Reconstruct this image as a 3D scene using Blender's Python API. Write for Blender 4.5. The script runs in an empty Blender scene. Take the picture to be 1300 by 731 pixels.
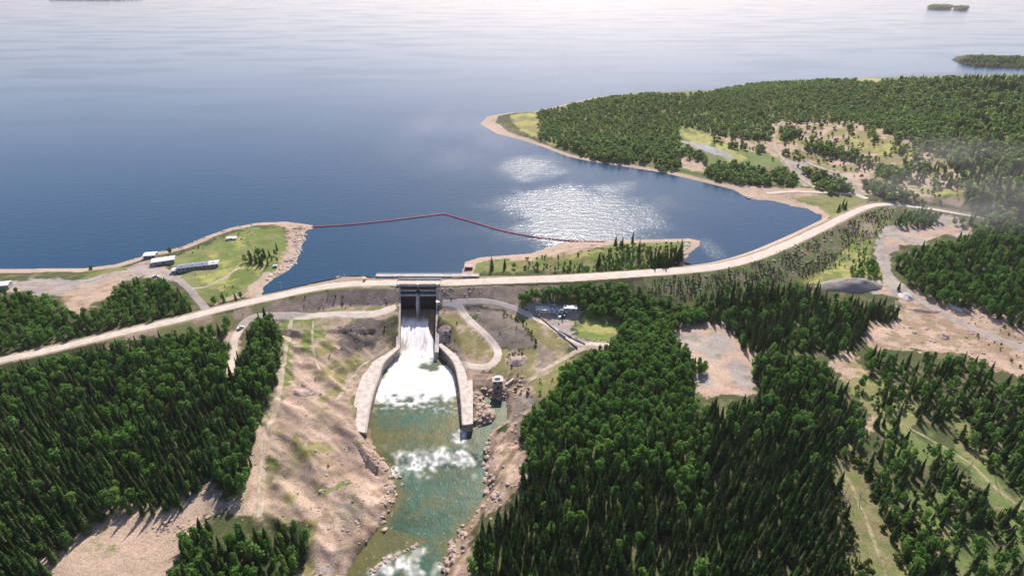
import bpy, bmesh, math, random
import numpy as np
from mathutils import Vector, Matrix
from mathutils.geometry import tessellate_polygon
random.seed(7); rng = np.random.default_rng(7)
S = bpy.context.scene; C = S.collection
R = math.radians

# ------------------------------------------------------------------ camera
FPX, CH, PITCH = 760.0, 215.0, R(28.1)
cam = bpy.data.cameras.new('camera'); co = bpy.data.objects.new('camera', cam); C.objects.link(co)
co.location = (0, 0, CH); co.rotation_euler = (R(90) - PITCH, 0, 0)
cam.sensor_width = 36; cam.lens = FPX / 1300 * 36; cam.clip_start = 1; cam.clip_end = 90000
S.camera = co
# ------------------------------------------------------------------ sky, sun, exposure
SUN_EL, SUN_AZ = R(41), R(6.0)          # azimuth clockwise from +Y
W = bpy.data.worlds.new('World'); S.world = W; W.use_nodes = True
wn = W.node_tree.nodes; wl = W.node_tree.links; wn.clear()
sky = wn.new('ShaderNodeTexSky'); sky.sky_type = 'NISHITA'; sky.sun_disc = False
sky.sun_elevation = SUN_EL; sky.sun_rotation = SUN_AZ; sky.altitude = 300
sky.air_density = .9; sky.dust_density = 1.3; sky.ozone_density = 1.5
bg = wn.new('ShaderNodeBackground'); bg.inputs[1].default_value = 0.11
wo = wn.new('ShaderNodeOutputWorld')
tn = wn.new('ShaderNodeMix'); tn.data_type = 'RGBA'; tn.blend_type = 'MULTIPLY'; tn.inputs[0].default_value = 1; tn.inputs[7].default_value = (1.04, .97, 1.0, 1)
wl.new(sky.outputs[0], tn.inputs[6]); wl.new(tn.outputs[2], bg.inputs[0]); wl.new(bg.outputs[0], wo.inputs[0])
sl = bpy.data.lights.new('sun', 'SUN'); sl.energy = 4.6; sl.angle = R(0.6); sl.color = (1.0, 0.90, 0.79)
so = bpy.data.objects.new('sun', sl); C.objects.link(so)
sv = Vector((math.sin(SUN_AZ) * math.cos(SUN_EL), math.cos(SUN_AZ) * math.cos(SUN_EL), math.sin(SUN_EL)))
so.rotation_euler = sv.to_track_quat('Z', 'Y').to_euler(); so.location = sv * 900
S.view_settings.view_transform = 'Standard'; S.view_settings.look = 'None'
S.view_settings.exposure = 0.54; S.view_settings.gamma = 1
S.cycles.max_bounces = 6; S.cycles.volume_bounces = 0; S.cycles.transparent_max_bounces = 4

# ------------------------------------------------------------------ pixel <-> world
cp, sp_ = math.cos(PITCH), math.sin(PITCH)
def proj(x, y, z):
    up = y * sp_ + (z - CH) * cp; d = y * cp - (z - CH) * sp_
    d = np.maximum(d, 1.0)
    return 650 + FPX * x / d, 365.5 - FPX * up / d
def unproj(px, py, z=0.0):
    a = (px - 650) / FPX; b = (365.5 - py) / FPX
    dx, dy, dz = a, cp + b * sp_, -sp_ + b * cp
    t = (z - CH) / dz
    return dx * t, dy * t
CROP = {'c1': (420, 330, .23256), 'c2': (400, 480, .34325), 'c3': (0, 260, .30769), 'c4': (280, 380, .24615),
        'c5': (580, 280, .24615), 'c6': (600, 60, .31471), 'c7': (900, 60, .31471), 'c8': (900, 240, .32841),
        'd1': (480, 335, .17094), 'd2': (0, 460, .37072), 'd3': (600, 450, .38462), 'd4': (900, 450, .38425),
        'd5': (160, 270, .1641), 'd6': (560, 440, .1641)}
def P(c, *pts):
    ox, oy, s = CROP[c]; return [(ox + x * s, oy + y * s) for x, y in pts]
# ------------------------------------------------------------------ numpy noise and polygon tools
def _h(ix, iy, seed):
    n = (ix.astype(np.int64) * 374761393 + iy.astype(np.int64) * 668265263 + seed * 1442695041) & 0xffffffff
    n = ((n ^ (n >> 13)) * 1274126177) & 0xffffffff
    return ((n ^ (n >> 16)) & 0xffff) / 65535.0
def vnoise(x, y, s, seed=0):
    x = np.asarray(x) / s; y = np.asarray(y) / s
    ix = np.floor(x); iy = np.floor(y); fx = x - ix; fy = y - iy
    fx = fx * fx * (3 - 2 * fx); fy = fy * fy * (3 - 2 * fy)
    a = _h(ix, iy, seed); b = _h(ix + 1, iy, seed); c = _h(ix, iy + 1, seed); d = _h(ix + 1, iy + 1, seed)
    return (a * (1 - fx) + b * fx) * (1 - fy) + (c * (1 - fx) + d * fx) * fy
def fbm(x, y, s, seed=0, o=4):
    r = 0; a = .5; t = 0
    for k in range(o):
        r = r + a * vnoise(x + 17.3 * k, y - 9.1 * k, s / 2 ** k, seed + k); t += a; a *= .55
    return r / t
def inside(px, py, poly):
    x, y = px, py; r = np.zeros(np.shape(x), bool); n = len(poly)
    P_ = np.array(poly)
    m = (x > P_[:, 0].min()) & (x < P_[:, 0].max()) & (y > P_[:, 1].min()) & (y < P_[:, 1].max())
    xs, ys = x[m], y[m]; q = np.zeros(xs.shape, bool)
    for i in range(n):
        x1, y1 = poly[i]; x2, y2 = poly[(i + 1) % n]
        if y1 == y2: continue
        c = ((y1 > ys) != (y2 > ys)) & (xs < (x2 - x1) * (ys - y1) / (y2 - y1) + x1); q ^= c
    r[m] = q
    return r
def segdist(x, y, pts, closed=False, vals=None):
    best = np.full(np.shape(x), 1e9); bv = np.zeros(np.shape(x)); n = len(pts)
    for i in range(n if closed else n - 1):
        x1, y1 = pts[i]; x2, y2 = pts[(i + 1) % n]
        L = (x2 - x1) ** 2 + (y2 - y1) ** 2 + 1e-9
        t = np.clip(((x - x1) * (x2 - x1) + (y - y1) * (y2 - y1)) / L, 0, 1)
        d = (x - x1 - t * (x2 - x1)) ** 2 + (y - y1 - t * (y2 - y1)) ** 2
        m = d < best
        best = np.where(m, d, best)
        if vals is not None: bv = np.where(m, vals[i] * (1 - t) + vals[(i + 1) % n] * t, bv)
    return (np.sqrt(best), bv) if vals is not None else np.sqrt(best)
def smooth(pts, it=2, closed=False):
    for _ in range(it):
        q = []; n = len(pts)
        if not closed: q.append(pts[0])
        for i in range(n if closed else n - 1):
            a = np.array(pts[i], float); b = np.array(pts[(i + 1) % n], float)
            q += [tuple(a * .75 + b * .25), tuple(a * .25 + b * .75)]
        if not closed: q.append(pts[-1])
        pts = q
    return pts
def ss(a, b, v): t = np.clip((np.asarray(v) - a) / (b - a), 0, 1); return t * t * (3 - 2 * t)

# ------------------------------------------------------------------ object helpers
def tag(o, label=None, cat=None, group=None, kind=None):
    if label: o['label'] = label
    if cat: o['category'] = cat
    if group: o['group'] = group
    if kind: o['kind'] = kind
    return o
def link(o, parent=None):
    C.objects.link(o)
    if parent is not None: o.parent = parent
    return o
def empty(name, loc, rz=0):
    o = bpy.data.objects.new(name, None); o.location = loc; o.rotation_euler = (0, 0, rz); o.empty_display_size = .5
    return link(o)
class MB:
    def __init__(s): s.v = []; s.f = []
    def add(s, v, f):
        n = len(s.v); s.v += [tuple(p) for p in v]; s.f += [tuple(i + n for i in q) for q in f]; return s
    def box(s, c, d, rz=0, taper=1.0):
        ca, sa = math.cos(rz), math.sin(rz); vs = []
        for k, zz in ((1, -1), (taper, 1)):
            for a, b in ((-1, -1), (1, -1), (1, 1), (-1, 1)):
                x, y = a * d[0] / 2 * k, b * d[1] / 2 * k
                vs.append((c[0] + x * ca - y * sa, c[1] + x * sa + y * ca, c[2] + zz * d[2] / 2))
        return s.add(vs, [(3, 2, 1, 0), (4, 5, 6, 7), (0, 1, 5, 4), (1, 2, 6, 5), (2, 3, 7, 6), (3, 0, 4, 7)])
    def cyl(s, a, b, r, n=8, r2=None):
        a = Vector(a); b = Vector(b); r2 = r if r2 is None else r2
        d = (b - a).normalized(); u = d.orthogonal().normalized(); w = d.cross(u)
        vs = [a + (u * math.cos(2 * math.pi * i / n) + w * math.sin(2 * math.pi * i / n)) * r for i in range(n)]
        vs += [b + (u * math.cos(2 * math.pi * i / n) + w * math.sin(2 * math.pi * i / n)) * r2 for i in range(n)]
        return s.add(vs, [(i, (i + 1) % n, n + (i + 1) % n, n + i) for i in range(n)] + [tuple(range(n))[::-1], tuple(range(n, 2 * n))])
    def prism(s, prof, x0, x1, axis='x'):
        n = len(prof)
        if axis == 'x': vs = [(x0, a, b) for a, b in prof] + [(x1, a, b) for a, b in prof]
        else: vs = [(a, x0, b) for a, b in prof] + [(a, x1, b) for a, b in prof]
        return s.add(vs, [(i, (i + 1) % n, n + (i + 1) % n, n + i) for i in range(n)] + [tuple(range(n))[::-1], tuple(range(n, 2 * n))])
    def mesh(s, name, mat, sm=False):
        me = bpy.data.meshes.new(name); me.from_pydata(s.v, [], s.f)
        bm = bmesh.new(); bm.from_mesh(me); bmesh.ops.recalc_face_normals(bm, faces=bm.faces); bm.to_mesh(me); bm.free()
        for m in (mat if isinstance(mat, (list, tuple)) else [mat]): me.materials.append(m)
        if sm: me.shade_smooth()
        return me
    def build(s, name, mat, parent=None, sm=False):
        return link(bpy.data.objects.new(name, s.mesh(name, mat, sm)), parent)
def copy_tree(o, parent=None):
    c = o.copy(); C.objects.link(c); c.parent = parent
    for ch in list(o.children): copy_tree(ch, c)
    return c

# ------------------------------------------------------------------ materials
def newmat(name):
    m = bpy.data.materials.new(name); m.use_nodes = True; n = m.node_tree.nodes; n.clear()
    o = n.new('ShaderNodeOutputMaterial'); return m, n, m.node_tree.links, o
def mat(name, col, rough=.8, metal=0, var=.15, scale=1.5, bump=.15, dist=.1, dark=None, streak=None, attr=None, spec=.3, coord='Object'):
    m, n, l, o = newmat(name)
    b = n.new('ShaderNodeBsdfPrincipled'); l.new(b.outputs[0], o.inputs[0])
    b.inputs['Roughness'].default_value = rough; b.inputs['Metallic'].default_value = metal
    b.inputs['Specular IOR Level'].default_value = spec
    tc = n.new('ShaderNodeTexCoord'); mp = n.new('ShaderNodeMapping'); l.new(tc.outputs[coord], mp.inputs[0])
    if streak: mp.inputs['Scale'].default_value = streak
    ns = n.new('ShaderNodeTexNoise'); ns.inputs['Scale'].default_value = scale; ns.inputs['Detail'].default_value = 6
    ns.inputs['Roughness'].default_value = .65; l.new(mp.outputs[0], ns.inputs[0])
    mr = n.new('ShaderNodeMapRange'); mr.inputs[1].default_value = .3; mr.inputs[2].default_value = .7
    mr.inputs[3].default_value = 1 - var; mr.inputs[4].default_value = 1 + var; l.new(ns.outputs[0], mr.inputs[0])
    mx = n.new('ShaderNodeMix'); mx.data_type = 'RGBA'; mx.blend_type = 'MULTIPLY'; mx.inputs[0].default_value = 1
    if attr:
        at = n.new('ShaderNodeAttribute'); at.attribute_name = attr; l.new(at.outputs[0], mx.inputs[6])
    elif dark:
        m2 = n.new('ShaderNodeMix'); m2.data_type = 'RGBA'
        n2 = n.new('ShaderNodeTexNoise'); n2.inputs['Scale'].default_value = scale * .33; n2.inputs['Detail'].default_value = 5
        l.new(mp.outputs[0], n2.inputs[0]); r2 = n.new('ShaderNodeMapRange'); r2.inputs[1].default_value = .45; r2.inputs[2].default_value = .65
        l.new(n2.outputs[0], r2.inputs[0]); l.new(r2.outputs[0], m2.inputs[0])
        m2.inputs[6].default_value = (*col, 1); m2.inputs[7].default_value = (*dark, 1); l.new(m2.outputs[2], mx.inputs[6])
    else: mx.inputs[6].default_value = (*col, 1)
    l.new(mr.outputs[0], mx.inputs[7]); l.new(mx.outputs[2], b.inputs['Base Color'])
    if bump:
        bp = n.new('ShaderNodeBump'); bp.inputs['Strength'].default_value = bump; bp.inputs['Distance'].default_value = dist
        l.new(ns.outputs[0], bp.inputs['Height']); l.new(bp.outputs[0], b.inputs['Normal'])
    return m
def leafmat(name, cols, trans=.3):
    m, n, l, o = newmat(name)
    oi = n.new('ShaderNodeObjectInfo'); cr = n.new('ShaderNodeValToRGB'); l.new(oi.outputs['Random'], cr.inputs[0])
    el = cr.color_ramp.elements
    while len(el) < len(cols): el.new(.5)
    for i, c in enumerate(cols): el[i].position = i / (len(cols) - 1); el[i].color = (*c, 1)
    g = n.new('ShaderNodeNewGeometry'); hs = n.new('ShaderNodeHueSaturation'); mr = n.new('ShaderNodeMapRange')
    mr.inputs[3].default_value = .55; mr.inputs[4].default_value = 1.5; l.new(g.outputs['Random Per Island'], mr.inputs[0])
    l.new(mr.outputs[0], hs.inputs['Value']); l.new(cr.outputs[0], hs.inputs['Color'])
    d = n.new('ShaderNodeBsdfDiffuse'); t = n.new('ShaderNodeBsdfTranslucent'); mx = n.new('ShaderNodeMixShader'); mx.inputs[0].default_value = trans
    l.new(hs.outputs[0], d.inputs[0]); l.new(hs.outputs[0], t.inputs[0]); l.new(d.outputs[0], mx.inputs[1]); l.new(t.outputs[0], mx.inputs[2])
    l.new(mx.outputs[0], o.inputs[0]); return m
M = {}
M['ground'] = mat('ground_soil', None, .95, var=.34, scale=1.1, bump=.85, dist=.5, attr='col', spec=.15)
M['gravel'] = mat('gravel_road', (.60, .52, .455), .95, var=.12, scale=.5, bump=.3, dist=.25, dark=(.52, .445, .39), spec=.1)
M['greyroad'] = mat('grey_gravel_road', (.36, .32, .30), .95, var=.16, scale=.5, bump=.35, dist=.25, dark=(.30, .26, .24), spec=.1)
M['track'] = mat('dirt_track', (.44, .37, .29), .95, var=.2, scale=.7, bump=.4, dist=.25, dark=(.32, .28, .2), spec=.1)
M['dull'] = mat('overgrown_track', (.30, .27, .16), .95, var=.3, scale=.7, bump=.4, dist=.25, dark=(.17, .17, .08), spec=.1)
M['concrete'] = mat('weathered_concrete', (.45, .395, .345), .85, var=.16, scale=.6, bump=.25, dist=.15, dark=(.40, .34, .30), spec=.2)
M['concrete_white'] = mat('pale_concrete', (.58, .525, .475), .85, var=.16, scale=.8, bump=.2, dist=.1, dark=(.44, .385, .34), spec=.2)
M['concrete_shade'] = mat('shaded_brown_concrete', (.33, .27, .24), .9, var=.3, scale=.9, bump=.4, dist=.3, dark=(.2, .16, .13), spec=.2)  # brownish concrete; shade of the walls' sun-averted faces is put into its tone
M['chute'] = mat('chute_concrete', None, .8, var=.2, scale=.8, bump=.2, dist=.1, attr='col', spec=.3)
M['steel'] = mat('dark_gate_steel', (.018, .018, .02), .55, .3, var=.3, scale=2, bump=.1)
M['rust'] = mat('rusty_steel', (.14, .06, .045), .7, .2, var=.3, scale=2, bump=.1)
M['white'] = mat('white_sheet_metal', (.72, .72, .72), .45, 0, var=.05, scale=2, bump=.05)
M['bluegrey'] = mat('blue_grey_roofing', (.20, .24, .31), .8, 0, var=.15, scale=1.2, bump=.1, dark=(.22, .26, .33))
M['wallgrey'] = mat('grey_siding', (.30, .31, .33), .7, var=.1, scale=2, bump=.1)
M['wallwhite'] = mat('white_siding', (.6, .59, .56), .7, var=.1, scale=2, bump=.1)
M['glass'] = mat('dark_window_glass', (.02, .025, .03), .12, 0, var=.1, bump=0, spec=.6)
M['rubber'] = mat('black_rubber', (.02, .02, .02), .8, bump=0)
M['boom'] = mat('red_boom_float', (.55, .10, .12), .5, var=.15, scale=1, bump=.05)
M['wood'] = mat('bleached_wood', (.5, .42, .34), .85, var=.2, scale=3, bump=.2, streak=(1, 6, 1))
M['rock'] = mat('pale_rock', (.44, .34, .29), .9, var=.3, scale=1.2, bump=.6, dist=.2, dark=(.28, .21, .18), spec=.2)
M['greyrock'] = mat('grey_rock', (.26, .23, .21), .9, var=.3, scale=1.2, bump=.6, dist=.2, dark=(.15, .13, .12), spec=.2)
M['whiterock'] = mat('whitish_rock', (.62, .56, .52), .9, var=.2, scale=1.2, bump=.6, dist=.2, dark=(.45, .4, .36), spec=.2)
M['bark'] = mat('tree_bark', (.09, .07, .055), .9, var=.3, scale=4, bump=.3)
M['birchbark'] = mat('pale_bark', (.3, .27, .23), .9, var=.3, scale=4, bump=.3)
M['spruce'] = leafmat('spruce_needles', [(.038, .082, .026), (.075, .14, .038), (.052, .104, .032), (.11, .175, .05), (.14, .155, .07)], .4)
M['leaf'] = leafmat('broadleaf_foliage', [(.082, .19, .045), (.145, .29, .062), (.11, .235, .052), (.20, .32, .08)], .5)
M['bush'] = leafmat('bush_foliage', [(.07, .10, .028), (.05, .085, .024), (.09, .13, .035)], .3)
M['hillleaf'] = leafmat('hill_foliage', [(.15, .25, .085), (.25, .37, .12), (.20, .31, .10), (.29, .39, .14)], .65)

# ------------------------------------------------------------------ traced layout (z = 0 shoreline, river, crest road)
shore_px = [(-420, 352), (-150, 345)] + P('c3', (0, 265), (350, 262), (480, 245), (580, 215), (610, 200), (700, 187), (760, 170), (850, 130), (950, 95),
    (1060, 75), (1180, 70), (1290, 84), (1292, 97), (1260, 108), (1250, 150), (1235, 200), (1220, 240), (1190, 270), (1130, 305), (1085, 340), (1086, 364), (1200, 335), (1300, 312)) \
    + [(438.6, 348.5), (462, 347.5), (478, 351), (508, 352), (520, 352), (560, 352), (587, 347)] \
    + P('c5', (40, 215), (120, 190), (250, 180), (380, 170), (470, 140), (530, 120), (650, 108), (760, 110), (850, 100), (1060, 97), (1200, 93), (1255, 105), (1250, 130), (1195, 170), (1190, 212)) \
    + [(882, 335)] + P('c8', (0, 284), (90, 262), (200, 225), (300, 180), (420, 125), (425, 100), (380, 75), (310, 65), (250, 50), (180, 40)) \
    + [(950, 252), (931.5, 241), (914, 236.5)] + P('c6', (850, 525), (760, 505), (600, 480), (470, 460), (380, 440), (290, 405), (200, 375), (100, 350), (30, 310), (60, 280), (150, 265), (240, 262)) \
    + [(700, 137), (755, 124), (800, 119), (900, 115), (960, 105), (1050, 101), (1161, 98), (1230, 96), (1300, 95), (1700, 90), (2600, 84)]
shore = [unproj(x, y) for x, y in shore_px]
lake_poly = shore + [(14000, 7000), (16000, 40000), (-30000, 40000), (-30000, 2500)]
spit = [unproj(x, y) for x, y in [(1207, 75.5), (1213, 72), (1230, 70), (1262, 71), (1300, 72), (1500, 73), (1700, 74), (1700, 86), (1300, 87), (1240, 85), (1222, 82), (1212, 79)]]
isles = [[unproj(x, y) for x, y in q] for q in ([(1178, 11), (1186, 9.5), (1200, 9.6), (1208, 11), (1204, 12.6), (1184, 12.4)], [(1211, 11.5), (1220, 10.6), (1229, 12), (1226, 13.6), (1214, 13.4)],
         [(60, 0), (100, -3), (165, -3), (182, -1), (150, 0.6), (90, 0.8)])]
ZB, ZR = -24.0, -25.5                    # basin / river levels
river_px = P('c1', (380, 525), (300, 600)) + P('c2', (235, 20), (213, 90), (205, 180), (225, 270), (270, 320), (290, 370), (290, 430), (280, 480), (230, 560), (150, 660), (110, 731)) \
    + [(415, 770), (395, 830), (360, 960), (520, 960), (545, 830), (552, 780)] + P('c2', (475, 731), (490, 650), (560, 550), (600, 480), (640, 420), (635, 340), (625, 260), (650, 200), (705, 165), (703, 90), (640, 85)) + [(617, 505), (618, 515), (630, 522), (633, 533), (622, 542), (601, 546)] \
    + P('c2', (530, 170), (515, 20)) + P('c1', (640, 590), (575, 520))
river = [unproj(x, y, ZR) for x, y in river_px]
XL = lambda Y: -84.5 + (400 - Y) * 6.0 / 52
XR = lambda Y: -57.0 + (400 - Y) * 3.5 / 52
crest_px = [(-420, 540, -1), (-200, 500, 0), (-60, 470, 1), (0, 457, 1.5), (61.5, 444.6, 2), (123, 429.5, 2.5), (184.6, 415, 3), (240, 403, 3.2), (264.6, 395.5, 3.4), (307.7, 385.5, 3.6), (354, 375.2, 4), (400, 365.5, 4),
    (430, 361.5, 4), (455, 359.5, 4), (490, 358.8, 4), (520, 358.8, 4), (559, 358.6, 4), (583, 358.6, 4), (617.7, 356.7, 4), (670, 355, 4), (720, 353.5, 4), (777, 349.5, 4), (840, 345.5, 4), (900, 340.5, 4), (933, 334, 4),
    (965.7, 324.5, 4), (998.5, 311, 4), (1031, 296, 4), (1064, 279.6, 4), (1090.5, 266.5, 4), (1110, 260, 4.2), (1136.5, 259.5, 4.8), (1179, 265, 6), (1212, 271.5, 7), (1258, 280, 9), (1300, 288, 11), (1420, 305, 15), (1700, 340, 20)]
crest = [unproj(x, y, z) for x, y, z in crest_px]; crest_z = [z for _, _, z in crest_px]
_c3 = smooth([(a, b, z) for (a, b), z in zip(crest, crest_z)], 2)
crest = [(a, b) for a, b, _ in _c3]; crest_z = [z for _, _, z in _c3]

ctrl = """230 330 3;300 310 3.5;350 310 2.5;300 350 3;260 370 3;200 350 3;100 355 3;0 365 4;-200 365 4;-420 420 3;-420 370 4;
0 430 2;100 400 3;200 390 2.5;0 480 -2;150 470 -4;250 450 -6;0 600 -6;150 600 -8;-200 600 0;-500 700 4;60 700 -8;250 680 -14;300 600 -12;330 656 -14;340 560 -11;
330 480 -8;320 420 -5;370 420 -6.5;400 398 -5;450 396 -5;505 397 -5;430 410 -6.5;430 430 -10;460 450 -15;485 425 -10;400 480 -12;430 520 -16;400 560 -15;440 500 -17;450 580 -20;480 600 -24;440 660 -22;
400 620 -17;420 720 -23;360 700 -17;380 650 -16;560 385 -5;600 385 -5;650 385 -6;585 410 -10;620 450 -14;595 455 -15.5;590 475 -16;610 485 -19;640 440 -15;640 410 -8;670 425 -9;660 455 -15;
610 400 -7;700 400 -8;750 410 -9;770 437 -10;720 450 -12;690 440 -11;670 480 -15;640 500 -20;614 522 -21;690 500 -13;685 530 -14;650 560 -20;640 600 -19;660 640 -17;600 690 -21;700 600 -12;750 520 -9;
850 480 -8;900 440 -9;930 480 -8;800 450 -10;850 600 -9;1000 600 -7;800 720 -10;1000 700 -8;1150 600 -5;1150 700 -4;1300 600 0;1300 700 2;1100 500 -6;1200 500 -3;1000 450 -8;
1100 420 -7;900 378 -15;1000 385 -13;1080 350 -8;1130 320 -3;1180 290 3;800 380 -13;720 378 -9;1200 400 -4;1300 440 1;1250 350 6;1300 300 14;1450 350 24;1180 340 0;1500 500 12;
620 335 2;700 325 2.5;800 325 3;860 320 3;640 345 3;1000 255 1.5;1070 262 3;980 240 2;1050 230 6;950 220 3;1000 200 8;1100 200 14;1150 220 16;1200 230 20;1250 240 26;1300 250 30;
900 200 5;850 200 4;880 180 8;1000 160 18;900 160 14;800 180 6;750 180 4;800 150 12;700 165 3;660 160 1.5;690 150 4;750 135 10;820 128 23;880 125 29;940 112 34;1000 112 32;1000 130 27;
1080 112 38;1080 140 26;1150 108 46;1150 150 34;1200 110 52;1220 160 46;1300 112 60;1300 160 56;1300 200 46;1500 150 85;1500 250 60;1500 115 80;2000 130 100;2000 250 90;300 900 -18;700 950 -16;0 900 -8;1300 900 2"""
cw = []
for s_ in ctrl.replace('\n', '').split(';'):
    a, b, c = map(float, s_.split()); x, y = unproj(a, b, c); cw.append((x, y, c))
cw = np.array(cw); D_ = np.hypot(cw[:, None, 0] - cw[None, :, 0], cw[:, None, 1] - cw[None, :, 1])
A_ = np.block([[D_ + np.eye(len(cw)) * -3.0, np.ones((len(cw), 1))], [np.ones((1, len(cw))), np.zeros((1, 1))]])
wgt = np.linalg.solve(A_, np.append(cw[:, 2], 0))
def base_h(x, y):
    r = np.full(np.shape(x), wgt[-1])
    for (cx, cy, _), w in zip(cw, wgt): r = r + w * np.hypot(x - cx, y - cy)
    return r
walls_out = {}
def height(x, y):
    z = base_h(x, y)
    rc, zc = segdist(x, y, crest, vals=crest_z)
    px, py = proj(x, y, z)
    rough = ss(0, 25, rc - 8)
    z = z + (fbm(x, y, 45, 3) - .5) * 5 * rough + (fbm(x, y, 9, 5) - .5) * 1.5 * ss(0, 14, rc - 6) * (y < 700)
    # knolls and gullies on the bare ground by the river
    bare = inside(px, py, [(355, 420), (500, 420), (500, 470), (450, 560), (500, 620), (440, 731), (360, 731), (330, 640), (340, 520)])
    ga, gb = (x * .77 - y * .64), (x * .64 + y * .77)          # gullies run down towards the river
    z = z + bare * (np.abs(fbm(ga * .35, gb, 17, 11) - .5) * -15 + 1.4 + np.abs(fbm(ga * .5, gb, 6, 13) - .5) * -3)
    bank = inside(px, py, [(600, 480), (690, 480), (700, 540), (660, 650), (590, 731), (560, 731), (600, 640), (605, 540)])
    z = z + bank * (np.abs(fbm(x * 1.0, y * .6, 12, 21) - .5) * -9 + 1.2)
    # lake
    lin = inside(x, y, lake_poly); d = segdist(x, y, shore)
    beach = .15 + .025 * d + np.minimum(d, 60) * .05
    zi = np.where(d < 60, np.minimum(z, beach + np.maximum(0, d - 14) * .35), z); zi = np.maximum(zi, np.minimum(.15 + .04 * d, .5)) if True else zi
    dback = segdist(x, y, [q for q in shore if q[1] > 950][:-2])
    z = np.where((y > 950) & ~lin, np.minimum(z, 1.5 + dback * .155), z)
    zi = np.minimum(zi, z)
    # only push up to lake level on the lake's own side of the dam
    up_side = ~dam_down(x, y, rc)
    z2 = np.where(up_side & (d < 60), zi, z)
    z = np.where(lin, -.12 * d - .1, z2)
    for q in [spit] + isles:
        ii = inside(x, y, q); dd = segdist(x, y, q, True)
        z = np.where(ii, np.minimum(.3 + dd * .15, 5.0), z)
    # dam and road embankment
    far = ss(-250, -150, x); sl_ = .45 + .22 * (np.exp(-((x + 85) / 75.0) ** 4))
    hw = 6 + 2.5 * ss(-150, -100, x) * (1 - ss(-20, 10, x))
    over = np.maximum(0, rc - hw)
    z = np.clip(z, zc - over * sl_, zc + over * .6)
    # river
    rin = inside(x, y, river); rd = segdist(x, y, river, True)
    zr = np.where(rin, ZR - np.minimum(1.6, .25 + rd * .25), np.minimum(z, ZR + .2 + rd * .85 + fbm(x, y, 6, 31) * 1.2))
    z = np.where(rin | (rd < 40), zr, z)
    # spillway trench
    t = (x > XL(y) - .8) & (x < XR(y) + .8) & (y > 344) & (y < 412)
    z = np.where(t, np.minimum(z, -28), z)
    return z
def dam_down(x, y, rc):
    # downstream side of the crest line = nearer the camera than the line
    cx = np.array([p[0] for p in crest]); cy = np.array([p[1] for p in crest]); o = np.argsort(cx)
    return y < np.interp(x, cx[o], cy[o])

# ------------------------------------------------------------------ terrain grid
def axis(segs):
    v = [segs[0][0]]
    for a, b, s0, s1 in segs:
        x = a
        while x < b: x += s0 + (s1 - s0) * (x - a) / (b - a); v.append(x)
    return np.array(v)
gx = np.concatenate([-axis([(0, 250, 1.15, 1.3), (250, 650, 1.3, 6), (650, 1700, 6, 30)])[::-1], axis([(0, 300, 1.15, 1.3), (300, 650, 1.3, 3.5), (650, 1500, 3.5, 6), (1500, 3200, 8, 60)])[1:]])
gy = axis([(60, 130, 6, 1.5), (130, 470, 1.15, 1.25), (470, 700, 1.25, 3), (700, 1400, 3, 5), (1400, 2600, 5, 40)])
NX, NY = len(gx), len(gy)
GX, GY = np.meshgrid(gx, gy)
GZ = height(GX, GY)
def samp(x, y):
    x = np.atleast_1d(np.asarray(x, float)); y = np.atleast_1d(np.asarray(y, float))
    i = np.clip(np.searchsorted(gx, x) - 1, 0, NX - 2); j = np.clip(np.searchsorted(gy, y) - 1, 0, NY - 2)
    u = np.clip((x - gx[i]) / (gx[i + 1] - gx[i]), 0, 1); v = np.clip((y - gy[j]) / (gy[j + 1] - gy[j]), 0, 1)
    return (GZ[j, i] * (1 - u) + GZ[j, i + 1] * u) * (1 - v) + (GZ[j + 1, i] * (1 - u) + GZ[j + 1, i + 1] * u) * v
def H(x, y): return float(samp(x, y)[0])
def ground_at(px, py):
    # walk down the sight line to where it meets the ground
    x, y = unproj(px, py, 60.0); x2, y2 = unproj(px, py, -30.0)
    t = np.linspace(0, 1, 1500); xs = x + (x2 - x) * t; ys = y + (y2 - y) * t; zs = 60 - 90 * t
    o = np.argsort(t); hit = np.where(zs <= np.maximum(samp(xs, ys), -30))[0]
    k = hit[0] if len(hit) else len(t) - 1
    return float(xs[k]), float(ys[k]), H(xs[k], ys[k])

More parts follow.
